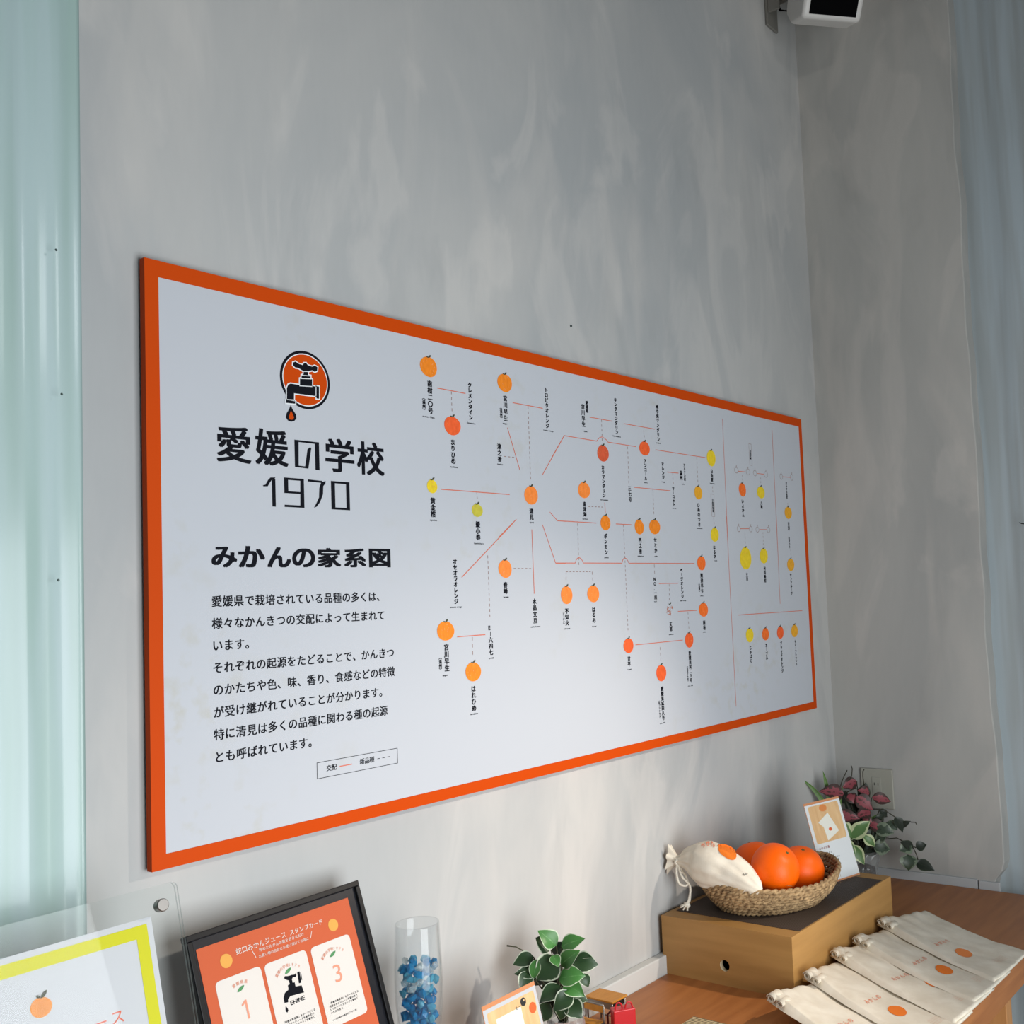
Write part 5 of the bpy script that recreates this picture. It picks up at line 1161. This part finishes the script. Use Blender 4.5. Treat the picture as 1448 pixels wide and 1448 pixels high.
    build('faint_lettering', mb, plain('faint pink ink', (226, 196, 176), 0.85), root)

# ------------------------------------------------------------------ miniature school desk, chair, satchel, mat
M_TOYW = wood('honey toy wood', (190, 124, 34), (206, 140, 48), 30, (1, 6, 1), 0.45); M_TOYM = plain('grey toy metal', (150, 144, 138), 0.4, 0.7)
DX0, DX1, DY0, DY1, DZ = 0.906, 0.957, -0.118, -0.044, ZT + 0.060
MD = thing('miniature_desk', ((DX0 + DX1) / 2, (DY0 + DY1) / 2, ZT), 'miniature school desk with a honey-coloured top beside the white-edged plant', 'toy desk')
build('desk_top', MB().box(DX0, DX1, DY0, DY1, DZ - 0.004, DZ, 0, 0.001), M_TOYW, MD)
build('book_tray', MB().box(DX0 + 0.003, DX1 - 0.003, DY0 + 0.004, DY1 - 0.004, DZ - 0.0175, DZ - 0.0165).box(DX0 + 0.003, DX0 + 0.004, DY0 + 0.004, DY1 - 0.004, DZ - 0.0165, DZ - 0.004).box(DX1 - 0.004, DX1 - 0.003, DY0 + 0.004, DY1 - 0.004, DZ - 0.0165, DZ - 0.004), M_TOYM, MD)
for x in (DX0 + 0.004, DX1 - 0.004):
    for y in (DY0 + 0.005, DY1 - 0.005):
        build('leg', MB().tube([(x, y, ZT), (x, y, DZ - 0.004)], 0.0019, 8), M_TOYM, MD)
    build('foot_rail', MB().tube([(x, DY0 + 0.005, ZT + 0.009), (x, DY1 - 0.005, ZT + 0.009)], 0.0016, 8), M_TOYM, MD)
CX0, CX1, CY0, CY1 = 0.885, 0.9005, -0.111, -0.060
MC = thing('miniature_chair', (0.884, -0.085, ZT), 'miniature school chair with grey metal frame pushed against the toy desk', 'toy chair')
build('backrest', MB().box(0.8835, 0.8860, -0.1085, -0.0605, ZT + 0.045, ZT + 0.0585, 0, 0.0008), M_TOYW, MC)
build('seat', MB().box(0.860, 0.8835, -0.110, -0.059, ZT + 0.0265, ZT + 0.029, 0, 0.0008), M_TOYW, MC)
for y in (-0.1105, -0.0585):
    build('side_frame', MB().tube([(0.8850, y, ZT), (0.8850, y, ZT + 0.0595)], 0.0018, 8).tube([(0.8605, y, ZT), (0.8605, y, ZT + 0.026), (0.8850, y, ZT + 0.026)], 0.0018, 8).tube([(0.8605, y, ZT + 0.008), (0.8850, y, ZT + 0.008)], 0.0014, 8), M_TOYM, MC)
build('cross_bar', MB().tube([(0.8850, -0.1105, ZT + 0.0595), (0.8850, -0.0585, ZT + 0.0595)], 0.0018, 8), M_TOYM, MC)
M_REDB = plain('glossy red leatherette', (206, 24, 34), 0.28, spec=0.6)
RB = Vector((0.9005, -0.1475, ZT)); RS = thing('miniature_satchel', RB, 'shiny red miniature school satchel in front of the toy desk', 'toy bag')
rr_ = Vector((0.82, -0.57, 0)).normalized(); rf = Vector((-rr_.y, rr_.x, 0)) * -1; rz = Vector((0, 0, 1))
build('body', MB().obox(RB, rr_, rz, rf, -0.0225, 0.0225, 0.0, 0.0555, -0.015, 0.010, 0, 0.004), M_REDB, RS)
build('flap', MB().obox(RB, rr_, rz, rf, -0.0232, 0.0232, 0.006, 0.0575, 0.0085, 0.0125, 0, 0.0018).obox(RB, rr_, rz, rf, -0.0232, 0.0232, 0.0535, 0.0575, -0.013, 0.0105, 0, 0.0018), M_REDB, RS)
mb = MB()
for a in (-0.009, 0.011):
    pts_ = [RB + rr_ * (a + 0.0075 * cos(t * pi / 12)) + rf * (0.0035 + 0.002 * (1 if a > 0 else -1)) + rz * (0.0565 + 0.0125 * sin(t * pi / 12)) for t in range(13)]
    mb.tube(pts_, 0.0016, 8)
build('handle', mb, M_REDB, RS)
mb = MB()
for a in (-0.026, 0.026):
    mb.tube([RB + rr_ * a * 0.8 + rz * 0.05 + rf * -0.014, RB + rr_ * a + rz * 0.04 + rf * -0.022, RB + rr_ * a + rz * 0.015 + rf * -0.020, RB + rr_ * a * 0.85 + rz * 0.004 + rf * -0.014], 0.0022, 8)
build('shoulder_strap', mb, plain('dark maroon strap', (96, 16, 22), 0.4), RS)
M_MATS, _nt, _b = newmat('striped woven mat')
_tc = _nt.nodes.new('ShaderNodeTexCoord'); _wv = _nt.nodes.new('ShaderNodeTexWave'); _wv.inputs['Scale'].default_value = 48; _wv.bands_direction = 'X'; _wv.inputs['Distortion'].default_value = 1.5; _wv.inputs['Detail Scale'].default_value = 6
_cr = _nt.nodes.new('ShaderNodeValToRGB'); _cr.color_ramp.elements[0].position = 0.35; _cr.color_ramp.elements[1].position = 0.6
_cr.color_ramp.elements[0].color = lin((104, 92, 66)); _cr.color_ramp.elements[1].color = lin((206, 186, 146))
_nt.links.new(_tc.outputs['Object'], _wv.inputs['Vector']); _nt.links.new(_wv.outputs['Fac'], _cr.inputs['Fac']); _nt.links.new(_cr.outputs['Color'], _b.inputs['Base Color']); _b.inputs['Roughness'].default_value = 0.8
mb = MB().box(0.935, 1.050, -0.325, -0.219, ZT + 0.0003, ZT + 0.004, 0, 0.0015)
tag(build('woven_mat', mb, M_MATS, None, (0.995, -0.27, ZT)), 'corner of a beige striped woven mat on the counter at the bottom of the view', 'mat')

# ------------------------------------------------------------------ wall fittings
M_PLATE = plain('ivory plastic', (160, 159, 148), 0.45); M_PLATE2 = plain('shadow grey slot', (60, 60, 56), 0.5)
SW = thing('wall_socket', (XR - 0.004, -0.137, 1.0), 'ivory plastic wall plate behind the corner plant', 'socket')
build('cover_plate', MB().box(XR - 0.008, XR - 0.0002, -0.190, -0.085, 0.925, 1.046, 0, 0.003), M_PLATE, SW)
build('socket_insert', MB().box(XR - 0.0095, XR - 0.008, -0.152, -0.123, 0.95, 1.02, 0, 0.0006), M_PLATE, SW)
mb = MB()
for z in (0.966, 1.0):
    for y in (-0.1425, -0.1305): mb.box(XR - 0.0100, XR - 0.0094, y - 0.001, y + 0.001, z - 0.004, z + 0.004)
build('slots', mb, M_PLATE2, SW)
# wall speaker up in the corner, on its bracket
DN = Vector((-0.62, -0.70, -0.36)).normalized(); DR = Vector((0.748, -0.663, 0)).normalized(); DR = (DR - DN * DR.dot(DN)).normalized(); DU = DN.cross(DR); 
if DU.z < 0: DU = -DU
DC = Vector((2.026, -0.220, 3.313))
M_SPK = plain('white speaker shell', (214, 212, 208), 0.45); M_GRILLE = plain('black speaker cloth', (5, 5, 6), 0.8, spec=0.05); M_BRK = plain('grey bracket', (120, 118, 112), 0.5)
SPK = thing('wall_speaker', (2.1, -0.14, 3.36), 'white speaker with black front mounted high in the wall corner', 'speaker')
mb = MB(); prof = []
# side outline: flat bottom, front face bulging, all in (n, u)
for a in range(0, 13):
    t = a / 12; prof.append((0.006 + 0.034 * sin(pi * (0.12 + 0.76 * t)) , 0.0 + 0.26 * t))
prof += [(-0.12, 0.23), (-0.13, 0.03), (-0.08, -0.004)]
n = len(prof); w2 = 0.094
L_ = [DC + DR * -w2 + DN * a + DU * b_ for a, b_ in prof]; R_ = [DC + DR * w2 + DN * a + DU * b_ for a, b_ in prof]
bm = bmesh.new()
vl = [bm.verts.new(p) for p in L_]; vr = [bm.verts.new(p) for p in R_]
bm.faces.new(vl); bm.faces.new(vr[::-1])
for i in range(n): bm.faces.new((vl[(i + 1) % n], vl[i], vr[i], vr[(i + 1) % n]))
bmesh.ops.recalc_face_normals(bm, faces=bm.faces[:])
es = [e for e in bm.edges if len(e.link_faces) == 2 and e.calc_face_angle(0) > 0.6]
bmesh.ops.bevel(bm, geom=es, offset=0.012, segments=4, affect='EDGES', profile=0.5)
mb.bm(bm); build('shell', mb, M_SPK, SPK)
mb = MB(); vs = []
for a in range(0, 11):
    t = 0.045 + 0.90 * a / 10; b_ = 0.006 + 0.034 * sin(pi * (0.12 + 0.76 * t)) + 0.0012
    for s in (-1, 1): vs.append(DC + DR * (s * (w2 - 0.019)) + DN * b_ + DU * (0.26 * t))
mb.add(vs, [(2 * i, 2 * i + 1, 2 * i + 3, 2 * i + 2) for i in range(10)], 0, True); build('front_grille', mb, M_GRILLE, SPK)
mb = MB().box(2.035, 2.105, -0.010, -0.0005, 3.385, 3.53, 0, 0.003).box(2.038, 2.046, -0.05, -0.01, 3.425, 3.53, 0, 0.002)
mb.tube([(2.075, -0.01, 3.47), (2.08, -0.05, 3.475), (2.09, -0.12, 3.48)], 0.012, 12)
build('bracket', mb, M_BRK, SPK)
mb = MB().tube([(2.07, -0.012, 3.52), (2.085, -0.03, 3.445), (2.10, -0.055, 3.44), (2.105, -0.09, 3.49)], 0.004, 8); build('cable', mb, M_GRILLE, SPK)
